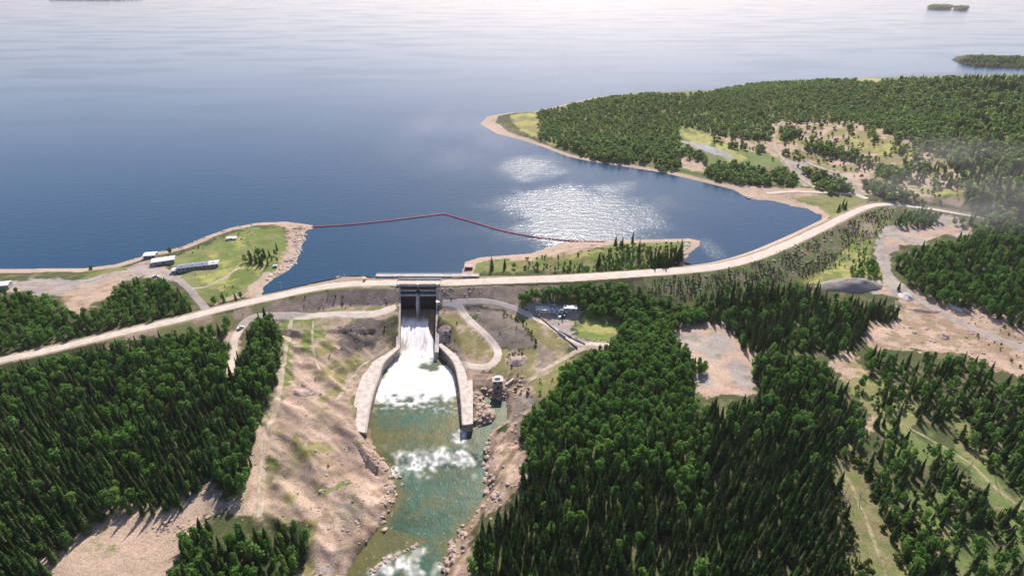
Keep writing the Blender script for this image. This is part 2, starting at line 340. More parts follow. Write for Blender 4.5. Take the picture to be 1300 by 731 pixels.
# ------------------------------------------------------------------ ground colour zones (what the ground IS made of)
SAND = (.395, .30, .23); PINK = (.44, .325, .255); GREY = (.245, .205, .175); DGREY = (.185, .155, .135); GRASS = (.15, .20, .055); OLIVE = (.235, .215, .095); DUSK = (.13, .175, .06)
FLOOR = (.07, .085, .035); YEL = (.33, .33, .11); BROWN = (.30, .22, .15); MIXG = (.20, .215, .085); LOT = (.34, .305, .285)
HILLF = (.13, .185, .06)
zones = [  # (colour, alt colour, mix scale m, amount of alt, polygons in photo pixels)
 (HILLF, (.17, .17, .085), 20, .4, [(670, 141), (700, 130), (755, 115), (800, 105), (1300, 80), (1900, 80), (1900, 330), (1400, 300), (1300, 262), (1240, 262), (1200, 245), (1050, 240), (900, 230), (748, 203), (680, 174)]),
 (SAND, OLIVE, 14, .30, P('c4', (170, 90), (400, 60), (940, 60), (960, 300), (860, 400), (800, 530), (760, 731), (900, 900), (880, 1100), (700, 1425), (370, 1425), (450, 1150), (260, 1130), (100, 1100), (60, 1080), (170, 720), (230, 600), (290, 400), (310, 200), (300, 130))),
 (GRASS, SAND, 10, .35, P('c4', (300, 100), (430, 90), (600, 110), (760, 95), (780, 120), (600, 130), (560, 200), (490, 220), (480, 270), (520, 330), (500, 400), (450, 350), (430, 260), (380, 210), (370, 300), (350, 360), (370, 420), (340, 520), (310, 500), (330, 360), (320, 200))),
 (PINK, SAND, 9, .5, P('c4', (380, 220), (430, 300), (500, 420), (640, 440), (680, 560), (660, 731), (400, 731), (330, 600), (380, 440), (350, 320))),
 (PINK, SAND, 9, .5, P('c1', (0, 600), (100, 520), (240, 500), (330, 470), (300, 520), (200, 600), (140, 731), (0, 731))),
 (OLIVE, SAND, 9, .4, P('c4', (640, 300), (720, 270), (850, 240), (880, 255), (760, 330), (660, 380), (560, 520), (540, 560), (500, 520), (560, 430))),
 ((.19, .155, .13), (.15, .125, .11), 5, .5, P('c1', (15, 370), (60, 345), (150, 325), (250, 335), (340, 345), (345, 400), (330, 440), (240, 470), (150, 515), (90, 535), (65, 480), (30, 420))),
 (MIXG, GREY, 5, .4, P('c1', (270, 380), (345, 345), (345, 430), (280, 440))),
 (GREY, BROWN, 6, .35, P('c4', (300, 1000 - 180), (420, 850), (560, 860), (620, 950), (500, 1000), (380, 920))),
 (PINK, BROWN, 7, .3, P('c2', (0, 280), (200, 250), (270, 340), (280, 480), (230, 560), (100, 731), (0, 731))),
 (GREY, BROWN, 6, .3, P('c2', (50, 455), (150, 460), (250, 540), (230, 570), (130, 560), (60, 500))),
 (LOT, PINK, 8, .3, P('c2', (110, 620), (225, 560), (170, 650), (80, 731), (20, 731))),
 (GRASS, SAND, 8, .3, P('c2', (0, 410), (110, 375), (120, 385), (0, 435))),
 (SAND, PINK, 9, .35, P('d2', (735, 325), (700, 380), (640, 440), (600, 480), (500, 490), (360, 475), (240, 565), (140, 680), (60, 800), (600, 900), (600, 700), (640, 610), (700, 510), (800, 500), (890, 530), (900, 300), (860, 200), (840, 480), (760, 480), (700, 440))),
 (DGREY, GREY, 5, .5, P('d2', (710, 400), (760, 440), (790, 480), (770, 520), (730, 510), (700, 450))),
 (GRASS, SAND, 6, .4, P('d2', (335, 630), (375, 620), (390, 650), (360, 670), (335, 660))),
 (GRASS, SAND, 6, .5, P('d2', (910, 300), (940, 320), (930, 440), (905, 460))),
 (SAND, PINK, 8, .35, P('c1', (590, 215), (830, 190), (900, 220), (1050, 250), (1290, 260), (1290, 440), (1230, 380), (1060, 270), (1000, 300), (880, 260), (730, 240), (740, 280), (820, 390), (940, 490), (930, 560), (850, 600), (800, 640), (770, 700), (740, 731), (700, 731), (690, 600), (640, 480), (590, 450))),
 (OLIVE, SAND, 9, .25, P('c1', (600, 300), (690, 310), (800, 400), (880, 480), (880, 530), (830, 560), (720, 500), (640, 440), (590, 400))),
 (DGREY, OLIVE, 5, .35, P('c1', (590, 370), (640, 370), (650, 420), (630, 460), (590, 430))),
 (GREY, DGREY, 5, .35, P('c1', (740, 245), (850, 270), (960, 300), (1050, 350), (1110, 430), (1100, 480), (980, 495), (900, 440), (860, 400), (780, 310))),
 (OLIVE, SAND, 8, .35, P('c1', (900, 500), (980, 500), (1110, 490), (1130, 400), (1050, 330), (950, 290), (1000, 270), (1100, 300), (1200, 380), (1290, 460), (1290, 731), (1050, 731), (900, 640))),
 (GREY, BROWN, 5, .4, P('c1', (960, 520), (1040, 500), (1070, 560), (1020, 600), (970, 580))),
 (GREY, SAND, 6, .4, P('c1', (1120, 430), (1200, 480), (1210, 560), (1150, 600), (1120, 540))),
 (OLIVE, GRASS, 8, .3, P('d6', (700, 300), (975, 90), (1100, 100), (975, 250), (900, 500), (700, 560), (640, 700), (600, 700), (760, 440), (700, 380))),
 (PINK, BROWN, 6, .45, P('d6', (230, 220), (420, 210), (560, 200), (690, 260), (700, 380), (500, 460), (480, 560), (340, 560), (250, 640), (230, 420))),
 (GREY, DGREY, 5, .4, P('d6', (490, 470), (600, 370), (700, 380), (755, 440), (640, 560), (560, 610), (500, 550))),
 (PINK, BROWN, 5, .35, P('d6', (350, 731), (460, 650), (640, 560), (760, 440), (700, 540), (640, 660), (640, 731), (500, 900), (340, 900))),
 (PINK, BROWN, 5, .35, P('c2', (620, 260), (700, 190), (780, 200), (760, 300), (790, 360), (730, 440), (650, 500), (600, 520), (570, 560), (570, 731), (540, 800), (470, 800), (490, 650), (600, 480), (640, 420))),
 (GRASS, YEL, 10, .3, P('c5', (590, 540), (660, 470), (700, 470), (880, 505), (820, 560), (810, 610), (740, 618), (640, 590))),
 (LOT, PINK, 8, .3, P('c5', (330, 430), (640, 445), (660, 470), (590, 530), (600, 580), (700, 620), (790, 620), (770, 650), (620, 680), (500, 570), (380, 470))),
 (OLIVE, SAND, 8, .4, P('c5', (160, 350), (330, 350), (320, 420), (200, 400))),
 (PINK, LOT, 12, .4, P('c8', (0, 480), (50, 500), (130, 580), (180, 640), (200, 740), (180, 800), (-30, 810), (-40, 720), (-150, 520))),
 (PINK, BROWN, 8, .4, P('c8', (600, 480), (720, 480), (740, 430), (820, 395), (950, 420), (1100, 450), (1218, 510), (1300, 640), (1218, 731), (1100, 690), (1000, 640), (850, 620), (640, 625), (590, 570))),
 (BROWN, PINK, 6, .3, P('c8', (780, 460), (870, 480), (910, 560), (1000, 600), (960, 640), (880, 600), (850, 520))),
 (PINK, OLIVE, 6, .3, P('d4', (380, 20), (470, -10), (560, 100), (620, 180), (560, 180), (540, 140), (430, 70))),
 (PINK, OLIVE, 6, .3, P('d4', (540, 195), (565, 230), (520, 265), (480, 330), (420, 400), (380, 420), (370, 380), (450, 300))),
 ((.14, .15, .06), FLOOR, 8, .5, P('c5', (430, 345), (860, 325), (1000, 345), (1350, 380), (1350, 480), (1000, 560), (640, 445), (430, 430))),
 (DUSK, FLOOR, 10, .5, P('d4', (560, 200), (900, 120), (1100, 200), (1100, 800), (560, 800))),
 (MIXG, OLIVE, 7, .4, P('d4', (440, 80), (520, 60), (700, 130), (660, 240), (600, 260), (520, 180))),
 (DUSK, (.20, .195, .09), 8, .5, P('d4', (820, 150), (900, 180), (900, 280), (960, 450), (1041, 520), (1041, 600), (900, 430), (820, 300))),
 ((.15, .17, .065), (.21, .19, .10), 6, .5, P('d4', (380, 330), (480, 330), (640, 450), (760, 600), (840, 760), (420, 760), (440, 600), (380, 480))),
 (LOT, PINK, 12, .4, P('c8', (640, 250), (650, 200), (690, 140), (770, 130), (860, 140), (900, 95), (960, 110), (1010, 165), (1000, 190), (900, 172), (830, 222), (730, 218), (700, 250), (700, 330), (760, 390), (780, 430), (640, 400), (640, 350), (560, 345), (440, 370), (440, 360), (560, 335), (660, 350), (660, 280))),
 ((.125, .165, .06), (.21, .19, .115), 5, .35, P('c8', (0, 318), (300, 228), (560, 105), (650, 70), (720, 70), (700, 130), (650, 180), (560, 200), (450, 310), (340, 360), (200, 400), (0, 430), (-250, 400), (-250, 340))),
 (GREY, OLIVE, 6, .3, P('c8', (540, 130), (640, 100), (650, 170), (600, 190), (540, 160))),
 (GRASS, YEL, 10, .45, P('c8', (440, 320), (560, 210), (650, 190), (620, 250), (660, 310), (690, 345), (560, 340), (430, 370), (330, 365))),
 (MIXG, SAND, 10, .35, P('c3', (200, 590), (560, 500), (780, 455), (860, 440), (1000, 425), (1300, 355), (1600, 320), (1600, 440), (1060, 470), (960, 500), (560, 560))),
 (SAND, PINK, 8, .4, P('c3', (450, 580), (560, 540), (600, 590), (500, 610), (480, 600))),
 (SAND, PINK, 8, .3, P('c3', (860, 560), (960, 500), (1060, 450), (1100, 470), (1000, 510), (990, 560), (970, 640), (960, 731), (940, 731), (920, 620), (900, 570))),
 (LOT, SAND, 8, .4, P('c3', (-20, 310), (340, 310), (500, 270), (600, 225), (700, 270), (760, 310), (640, 305), (540, 300), (480, 330), (470, 370), (400, 400), (370, 440), (260, 440), (250, 380), (-20, 345))),
 (PINK, BROWN, 8, .25, P('c3', (250, 360), (400, 330), (500, 320), (470, 370), (400, 400), (370, 440), (260, 440))),
 (GRASS, OLIVE, 10, .3, P('c3', (340, 300), (380, 270), (490, 250), (510, 262), (420, 290))),
 (GRASS, MIXG, 14, .35, P('c3', (690, 220), (780, 190), (900, 140), (1050, 95), (1150, 90), (1180, 110), (1185, 170), (1170, 240), (1090, 300), (1060, 340), (1000, 390), (880, 420), (800, 370), (700, 260))),
 (YEL, GRASS, 12, .5, P('c3', (800, 300), (1000, 240), (1120, 250), (1060, 310), (900, 350), (840, 340))),
 (YEL, GRASS, 14, .4, P('c3', (850, 200), (930, 140), (1010, 130), (990, 240), (920, 270), (890, 230))),
 (SAND, PINK, 7, .3, P('c3', (930, 380), (1060, 345), (1090, 345), (1000, 395), (880, 425))),
 (PINK, SAND, 8, .3, P('c3', (1150, 80), (1290, 80), (1295, 98), (1240, 115), (1235, 200), (1210, 250), (1060, 340), (1080, 300), (1160, 250), (1185, 170), (1190, 110))),
 (GRASS, OLIVE, 10, .4, P('c5', (60, 210), (330, 195), (480, 195), (560, 180), (740, 150), (760, 110), (1060, 100), (1200, 95), (1190, 130), (1110, 190), (1100, 240), (500, 262), (60, 265))),
 (OLIVE, GRASS, 7, .5, P('c5', (330, 200), (760, 150), (1000, 120), (1000, 240), (330, 262))),
 (YEL, GRASS, 10, .3, P('c5', (560, 190), (740, 150), (730, 190), (560, 200))),
 (PINK, SAND, 8, .3, P('c5', (240, 182), (380, 172), (540, 120), (760, 112), (740, 140), (560, 180), (470, 195), (300, 200))),
 (PINK, OLIVE, 14, .45, P('c7', (240, 310), (300, 290), (450, 290), (560, 280), (700, 310), (800, 350), (900, 380), (1000, 480), (1050, 600), (1010, 640), (800, 620), (600, 580), (420, 560), (300, 470), (240, 430), (0, 400), (0, 350), (200, 365))),
 (OLIVE, YEL, 16, .4, P('c7', (560, 350), (720, 370), (850, 400), (860, 460), (760, 440), (600, 420))),
 (YEL, GRASS, 12, .4, P('c7', (820, 560), (1040, 570), (1050, 610), (880, 600))),
 (MIXG, OLIVE, 10, .4, P('c7', (320, 610), (440, 590), (620, 600), (650, 620), (560, 680), (480, 690), (420, 640))),
 (PINK, SAND, 10, .3, P('c7', (60, 540), (160, 560), (440, 575), (440, 600), (320, 610), (440, 650), (480, 690), (440, 731), (440, 690), (300, 625), (160, 620), (90, 580))),
 (LOT, GREY, 10, .3, P('c7', (280, 450), (400, 460), (420, 560), (380, 560), (330, 500))),
 (LOT, PINK, 10, .3, P('c7', (430, 490), (540, 500), (640, 600), (600, 600), (520, 540))),
 (YEL, GRASS, 12, .35, P('c6', (830, 310), (930, 350), (1060, 400), (1110, 450), (1060, 470), (900, 400), (840, 350))),
 ((.33, .35, .40), LOT, 9, .3, P('c6', (840, 378), (920, 385), (1060, 440), (1040, 450), (900, 410))),
 (PINK, SAND, 9, .3, P('c6', (830, 440), (960, 480), (940, 510), (850, 490))),
 (YEL, OLIVE, 20, .3, P('c6', (150, 275), (250, 262), (350, 285), (270, 310), (265, 370), (200, 340), (160, 300))),
 (YEL, GRASS, 20, .3, P('c6', (270, 365), (400, 385), (420, 410), (320, 395))),
 (YEL, YEL, 20, .3, [(973, 97.5), (1022, 96.5), (1023, 101), (975, 102.5)]), (YEL, GRASS, 20, .3, [(1058, 96), (1120, 100), (1120, 106), (1090, 103)]),
 (YEL, GRASS, 20, .3, [(1222, 74), (1250, 77), (1300, 80), (1300, 85), (1230, 83)]),
]
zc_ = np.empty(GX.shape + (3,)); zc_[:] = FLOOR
PXg, PYg = proj(GX, GY, GZ)
wx = (fbm(GX, GY, 12, 41) - .5) + .7 * (fbm(GX, GY, 3.2, 43) - .5); wy = (fbm(GX, GY, 12, 47) - .5) + .7 * (fbm(GX, GY, 3.2, 49) - .5)
wamp = 9000 / np.maximum(GY, 150)
wpx, wpy = PXg + wx * wamp * .9, PYg + wy * wamp * .45
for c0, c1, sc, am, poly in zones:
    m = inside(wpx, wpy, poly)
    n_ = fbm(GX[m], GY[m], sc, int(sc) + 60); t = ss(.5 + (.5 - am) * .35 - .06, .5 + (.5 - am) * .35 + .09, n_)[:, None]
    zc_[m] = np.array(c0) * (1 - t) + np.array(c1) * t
# shores, river bed, embankment faces
dsh = segdist(GX, GY, shore); inl = inside(GX, GY, lake_poly)
rc, _z = segdist(GX, GY, crest, vals=crest_z)
bw = 5 + 7 * fbm(GX, GY, 40, 77) + 16 * np.exp(-(((GX - unproj(640, 158)[0]) / 70) ** 2 + ((GY - unproj(640, 158)[1]) / 70) ** 2))
isdown = dam_down(GX, GY, rc) & (rc < 60)
m = ((dsh < bw) & ~inl & ~isdown) | inl
t = ss(.4, .6, fbm(GX, GY, 9, 80))[..., None]
zc_ = np.where(m[..., None], np.array(PINK) * (1 - t) + np.array((.42, .33, .26)) * t, zc_)
zc_ = np.where((inl & (dsh > 9))[..., None], np.array((.05, .06, .04)), zc_)
dn_ = dam_down(GX, GY, rc)
m = (rc < np.where(dn_, 5.5, 8)) | ((rc < 11) & ~dn_ & (GX > -170) & (GX < 60)); t = ss(.45, .6, fbm(GX, GY, 4, 86))[..., None]; zc_ = np.where(m[..., None], np.array(SAND) * .82 * (1 - t) + np.array((.27, .235, .17)) * t, zc_)
m = isdown & (rc > 8) & (rc < 22) & (GX > XL(400) - 90) & (GX < XR(400) + 95) & (GZ > -4.4)
t = ss(.45, .6, fbm(GX, GY, 5, 84))[..., None]
zc_ = np.where(m[..., None], np.array((.36, .28, .235)) * (1 - t) + np.array((.27, .21, .175)) * t, zc_)
rin = inside(GX, GY, river); rd = segdist(GX, GY, river, True)
t = ss(.4, .6, fbm(GX, GY, 4, 88))[..., None]
m = ~rin & (rd < 3.0 + 5 * fbm(GX, GY, 7, 90)) & (GZ < -18); zc_ = np.where(m[..., None], np.array(PINK) * .9 * (1 - t) + np.array(BROWN) * .8 * t, zc_)
zc_ = np.where(rin[..., None], np.array((.10, .10, .045)), zc_)
for q in isles: zc_ = np.where(inside(GX, GY, q)[..., None], np.array(FLOOR), zc_)
gn = zc_[..., 1] > zc_[..., 0] * .93                                # green ground gets bare spots, bare ground gets scrub
t1 = (ss(.56, .68, fbm(GX, GY, 6, 101)) * .45)[..., None]; t2 = (ss(.60, .72, fbm(GX, GY, 5, 104)) * .5)[..., None]
land = (~inl & (dsh > 6) & ~rin & (rc > 8))[..., None]
zc_ = np.where(land & gn[..., None], zc_ * (1 - t1) + np.array((.24, .20, .12)) * t1, np.where(land, zc_ * (1 - t2) + np.array((.19, .18, .09)) * t2, zc_))
bk = inside(PXg, PYg, P('c2', (600, 200), (800, 180), (800, 380), (700, 500), (600, 560), (570, 760), (460, 760), (640, 420), (620, 260))) | inside(PXg, PYg, P('d6', (230, 220), (560, 200), (760, 440), (640, 700), (250, 640), (230, 400)))
sa, sb = (GX * .55 + GY * .83), (GX * .83 - GY * .55)
strat = ss(.38, .62, fbm(sa * .22, sb, 3.0, 108, 3)); zc_ = np.where(bk[..., None], zc_ * (.62 + .5 * strat)[..., None], zc_)
gul = inside(PXg, PYg, P('c4', (300, 330), (900, 330), (700, 760), (900, 900), (700, 1425), (100, 1425), (200, 700)))
ga, gb = (GX * .77 - GY * .64), (GX * .64 + GY * .77); strat = ss(.36, .62, fbm(ga * .3, gb, 6.0, 110, 4)); zc_ = np.where(gul[..., None], zc_ * (.70 + .42 * strat)[..., None], zc_)
zc_ *= (.82 + .36 * fbm(GX, GY, 30, 95))[..., None]
# drop cells deep under the lake
idx = np.arange(NX * NY).reshape(NY, NX)
keep = ~((inl & (dsh > 40))[:-1, :-1] & (inl & (dsh > 40))[1:, 1:])
for q in [spit]:
    near = segdist(GX, GY, q, True) < 30; near |= inside(GX, GY, q); keep |= near[:-1, :-1]
def gridmesh(name, X, Y, Z, keep, col, m, sm=True):
    ny, nx = X.shape; ix = np.arange(nx * ny).reshape(ny, nx)
    q = np.stack([ix[:-1, :-1][keep], ix[:-1, 1:][keep], ix[1:, 1:][keep], ix[1:, :-1][keep]], 1)
    used = np.unique(q); rm = np.full(nx * ny, -1, np.int64); rm[used] = np.arange(len(used)); q = rm[q]
    v = np.stack([X.ravel(), Y.ravel(), Z.ravel()], 1)[used]
    me = bpy.data.meshes.new(name); me.vertices.add(len(v)); me.vertices.foreach_set('co', v.astype(np.float32).ravel())
    me.loops.add(q.size); me.loops.foreach_set('vertex_index', q.astype(np.int32).ravel())
    me.polygons.add(len(q)); me.polygons.foreach_set('loop_start', np.arange(0, q.size, 4, dtype=np.int32)); me.polygons.foreach_set('loop_total', np.full(len(q), 4, np.int32))
    me.update(calc_edges=True); me.validate()
    if col is not None:
        a = me.color_attributes.new('col', 'FLOAT_COLOR', 'POINT'); c = np.ones((len(v), 4), np.float32); c[:, :3] = col.reshape(-1, 3)[used]
        a.data.foreach_set('color', c.ravel())
    me.materials.append(m)
    if sm: me.shade_smooth()
    return link(bpy.data.objects.new(name, me))
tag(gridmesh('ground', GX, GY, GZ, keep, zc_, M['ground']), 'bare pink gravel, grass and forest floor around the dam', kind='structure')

# ------------------------------------------------------------------ lake
def water_mat(name, deep, rough0, bumpd, attr=None):
    m, n, l, o = newmat(name)
    b = n.new('ShaderNodeBsdfPrincipled'); l.new(b.outputs[0], o.inputs[0]); b.inputs['IOR'].default_value = 1.33
    tc = n.new('ShaderNodeTexCoord')
    def noise(s, sc=(1, 1, 1), d=3):
        mp = n.new('ShaderNodeMapping'); mp.inputs['Scale'].default_value = sc; l.new(tc.outputs['Object'], mp.inputs[0])
        q = n.new('ShaderNodeTexNoise'); q.inputs['Scale'].default_value = s; q.inputs['Detail'].default_value = d; l.new(mp.outputs[0], q.inputs[0]); return q.outputs[0]
    def rng_(v, a, b_, c, d):
        q = n.new('ShaderNodeMapRange'); q.interpolation_type = 'SMOOTHSTEP'
        for i, k in enumerate((a, b_, c, d)): q.inputs[i + 1].default_value = k
        l.new(v, q.inputs[0]); return q.outputs[0]
    def math_(op, a, b_):
        q = n.new('ShaderNodeMath'); q.operation = op
        for i, k in enumerate((a, b_)):
            if isinstance(k, (int, float)): q.inputs[i].default_value = k
            else: l.new(k, q.inputs[i])
        return q.outputs[0]
    return m, n, l, b, noise, rng_, math_, tc
m, n, l, b, noise, rng_, math_, tc = water_mat('lake_water', None, .1, 1)
b.inputs['Base Color'].default_value = (.005, .048, .103, 1)
wind = rng_(noise(.0035, (1, 2.6, 1), 5), .45, .62, 0, 1)       # long wind streaks across the lake
patch = None
for (px_, py_, rx, ry) in ((752, 274, 98, 120), (672, 212, 42, 75), (700, 255, 75, 60), (905, 318, 12, 30)):      # two gusts ruffling the bay
    X0, Y0 = unproj(px_, py_)
    mp = n.new('ShaderNodeMapping'); mp.inputs['Location'].default_value = (-X0 / rx, -Y0 / ry, 0); mp.inputs['Scale'].default_value = (1 / rx, 1 / ry, 0)
    l.new(tc.outputs['Object'], mp.inputs[0]); le = n.new('ShaderNodeVectorMath'); le.operation = 'LENGTH'; l.new(mp.outputs[0], le.inputs[0])
    v = math_('ADD', le.outputs['Value'], math_('MULTIPLY', math_('SUBTRACT', noise(.02, (1, 1, 1), 5), .5), 1.6))
    v = rng_(v, 1.15, .25, 0, 1); patch = v if patch is None else math_('MAXIMUM', patch, v)
l.new(math_('SUBTRACT', .30, math_('MULTIPLY', patch, .03)), b.inputs['Specular IOR Level'])
l.new(math_('ADD', math_('ADD', .13, math_('MULTIPLY', wind, .05)), math_('MULTIPLY', patch, .19)), b.inputs['Roughness'])
bp = n.new('ShaderNodeBump'); bp.inputs['Distance'].default_value = 1.0
hgt = math_('ADD', noise(.35, (1, 1.6, 1), 3), math_('MULTIPLY', noise(.09, (1, 2, 1), 2), 1.2))
l.new(hgt, bp.inputs['Height']); l.new(math_('ADD', .16, math_('MULTIPLY', patch, .30)), bp.inputs['Strength']); l.new(bp.outputs[0], b.inputs['Normal'])
M['lake'] = m
# lake sheet: the shoreline pushed a few metres under the land
def offset(poly, d, n_off):
    r = []
    for i, p in enumerate(poly):
        if i >= n_off: r.append(p); continue
        a = np.array(poly[max(i - 1, 0)]); c = np.array(poly[min(i + 1, n_off - 1)]); t = c - a; t = t / (np.hypot(*t) + 1e-9)
        r.append((p[0] + t[1] * d, p[1] - t[0] * d))
    return r
lp = offset(lake_poly, 3.0, len(shore))
tris = tessellate_polygon([[Vector((a, b_, 0)) for a, b_ in lp]])
me = bpy.data.meshes.new('lake'); me.from_pydata([(a, b_, 0) for a, b_ in lp], [], [tuple(t) for t in tris])
bm = bmesh.new(); bm.from_mesh(me); bmesh.ops.recalc_face_normals(bm, faces=bm.faces)
for f in bm.faces:
    if f.normal.z < 0: f.normal_flip()
bm.to_mesh(me); bm.free(); me.materials.append(M['lake'])
tag(link(bpy.data.objects.new('lake', me)), 'wide blue reservoir ruffled by the wind', kind='structure')
MBi = MB(); MBi.box((-70.6, 404.5, -1.0), (26.5, 17, 2))           # forebay water held behind the gates
tag(MBi.build('forebay_water', M['lake']), 'dark water between the service bridge and the gates', kind='structure')

# ------------------------------------------------------------------ river with basin foam and rapids
m, n, l, b, noise, rng_, math_, tc = water_mat('river_water', None, .1, 1)
at = n.new('ShaderNodeAttribute'); at.attribute_name = 'col'; l.new(at.outputs[0], b.inputs['Base Color'])
b.inputs['Roughness'].default_value = .35; b.inputs['Specular IOR Level'].default_value = .15
sx = n.new('ShaderNodeSeparateColor'); l.new(at.outputs[0], sx.inputs[0]); l.new(rng_(sx.outputs[0], .2, .6, .38, .95), b.inputs['Roughness'])
bp = n.new('ShaderNodeBump'); bp.inputs['Distance'].default_value = .35; bp.inputs['Strength'].default_value = .35
l.new(noise(.9, (1, .7, 1), 5), bp.inputs['Height']); l.new(bp.outputs[0], b.inputs['Normal']); M['river'] = m
xs = np.arange(-125, 15, .55); ys = np.arange(120, 350, .55); RX, RY = np.meshgrid(xs, ys)
rin2 = inside(RX, RY, river); rd2 = segdist(RX, RY, river, True)
Yr = unproj(545, 582, ZR)[1]
RZ = ZR + (ZB - ZR) * ss(Yr - 8, Yr + 4, RY)
rpx, rpy = proj(RX, RY, RZ)
w1 = fbm(RX, RY, 5, 201) - .5; w2 = fbm(RX, RY, 2.2, 205) - .5
qx = rpx + w1 * 16 + w2 * 9; qy = rpy + w2 * 12 + w1 * 8
foam = inside(qx, qy, P('c1', (375, 400), (575, 400), (585, 525), (660, 600), (700, 731)) + [(577, 505), (560, 511), (540, 513), (520, 517), (500, 514), (470, 508)] + P('c1', (230, 731), (300, 600)))
pocket = inside(qx, qy, P('c1', (478, 590), (490, 575), (560, 535), (620, 520), (640, 590), (590, 590), (520, 612)))
foam &= ~pocket; foam &= ~((rpy > 500) & (fbm(RX, RY, 3, 217) > .62 - (rpy - 500) * .012))
rap = inside(qx, qy, [(497, 600), (500, 580), (515, 574), (535, 577), (552, 572), (570, 566), (578, 548), (586, 556), (600, 588), (585, 592), (566, 586), (556, 592), (547, 599), (536, 613), (528, 604), (522, 592), (510, 600), (503, 612)])
rap &= (fbm(RX * 1.3, RY * .5, 4, 211) > .46)
rap |= inside(qx, qy, P('c2', (170, 731), (260, 670), (380, 615), (405, 630), (390, 680), (330, 690), (270, 731))) & (fbm(RX, RY, 3, 213) > .5)
rap |= inside(qx, qy, P('c2', (330, 700), (380, 690), (390, 731), (340, 731))) | inside(qx, qy, P('c2', (420, 731), (440, 690), (470, 690), (440, 731)))
rap |= inside(qx, qy, P('d6', (80, 731), (90, 680), (150, 650), (200, 640), (160, 731)))
spk = (vnoise(RX, RY, .8, 220) > .93) & (RZ < ZR + 1.2)
stk = fbm(RX * .8 + RY * .75, (RY * .35 - RX * .3), 2.2, 270); soft = lambda q: q
rap = rap.astype(float)
for _ in range(5): rap[1:-1, 1:-1] = (rap[1:-1, 1:-1] * 2 + rap[:-2, 1:-1] + rap[2:, 1:-1] + rap[1:-1, :-2] + rap[1:-1, 2:]) / 6
rdg = np.clip(1.25 - np.abs(fbm(RX * .9 + RY * .5, RY * .45 - RX * .35, 4.2, 281) - .5) * 11, 0, 1)
rap = np.clip(rap * 1.35, 0, 1) * np.clip(.85 * rdg * ss(.34, .5, stk) + .28, 0, 1)
fr = foam.astype(float)
for _ in range(4): fr[1:-1, 1:-1] = (fr[1:-1, 1:-1] * 2 + fr[:-2, 1:-1] + fr[2:, 1:-1] + fr[1:-1, :-2] + fr[1:-1, 2:]) / 6
near_rap = ss(16, 2, np.abs(RY - Yr + 4)) * .30 * ss(.55, .7, fbm(RX, RY, 3, 274)) + inside(rpx, rpy, [(470, 505), (585, 505), (585, 530), (470, 530)]) * ss(.55, .72, fbm(RX, RY, 2.5, 276)) * .45 * ss(530, 512, rpy)
f_ = np.clip(fr * (.80 + .25 * fbm(RX, RY, 3, 230)) + rap * (.8 + .3 * fbm(RX, RY, 2, 232)) + near_rap, 0, 1)
veil = foam * ss(.56, .7, fbm(RX, RY * 1.4, 10, 236)) * .22
f_ = f_ - veil
for _ in range(1): f_[1:-1, 1:-1] = (f_[1:-1, 1:-1] * 2 + f_[:-2, 1:-1] + f_[2:, 1:-1] + f_[1:-1, :-2] + f_[1:-1, 2:]) / 6
green = np.array((.030, .070, .042)); teal = np.array((.038, .098, .068)); olive = np.array((.10, .10, .035))
tq = ss(.35, .65, fbm(RX, RY, 14, 240))[..., None]; cr_ = green * (1 - tq) + teal * tq
ol = np.clip(ss(.42, .72, fbm(RX, RY, 7, 244)) * .55 + (1 - ss(0, 8, rd2 + 5 * (fbm(RX, RY, 5, 246) - .5))) * .75 * (rpx < 604) + inside(rpx, rpy, P('c2', (110, 731), (230, 560), (300, 560), (420, 600), (260, 680), (180, 731))) * .8 + inside(rpx, rpy, [(472, 540), (580, 535), (575, 568), (500, 575), (476, 568)]) * .45, 0, 1)[..., None]
cr_ = cr_ * (1 - ol) + olive * ol
cr_ = cr_ * (.8 + .4 * fbm(RX, RY, 2.0, 250))[..., None] + (spk * .12)[..., None]
colr = cr_ * (1 - f_[..., None]) + np.array((.86, .87, .84)) * f_[..., None]
RZ2 = RZ + (fbm(RX, RY, 3, 260) - .5) * .12 + f_ * (fbm(RX, RY, 2.0, 262) * .8)
kp = (rin2 | (rd2 < 5))[:-1, :-1]; kp &= ~((RY > 346.5) | (RX < XL(RY) * 0 - 200))[:-1, :-1]
tag(gridmesh('river', RX, RY, RZ2, kp, colr, M['river']), 'green river with white foam below the spillway and a rapid', kind='structure')

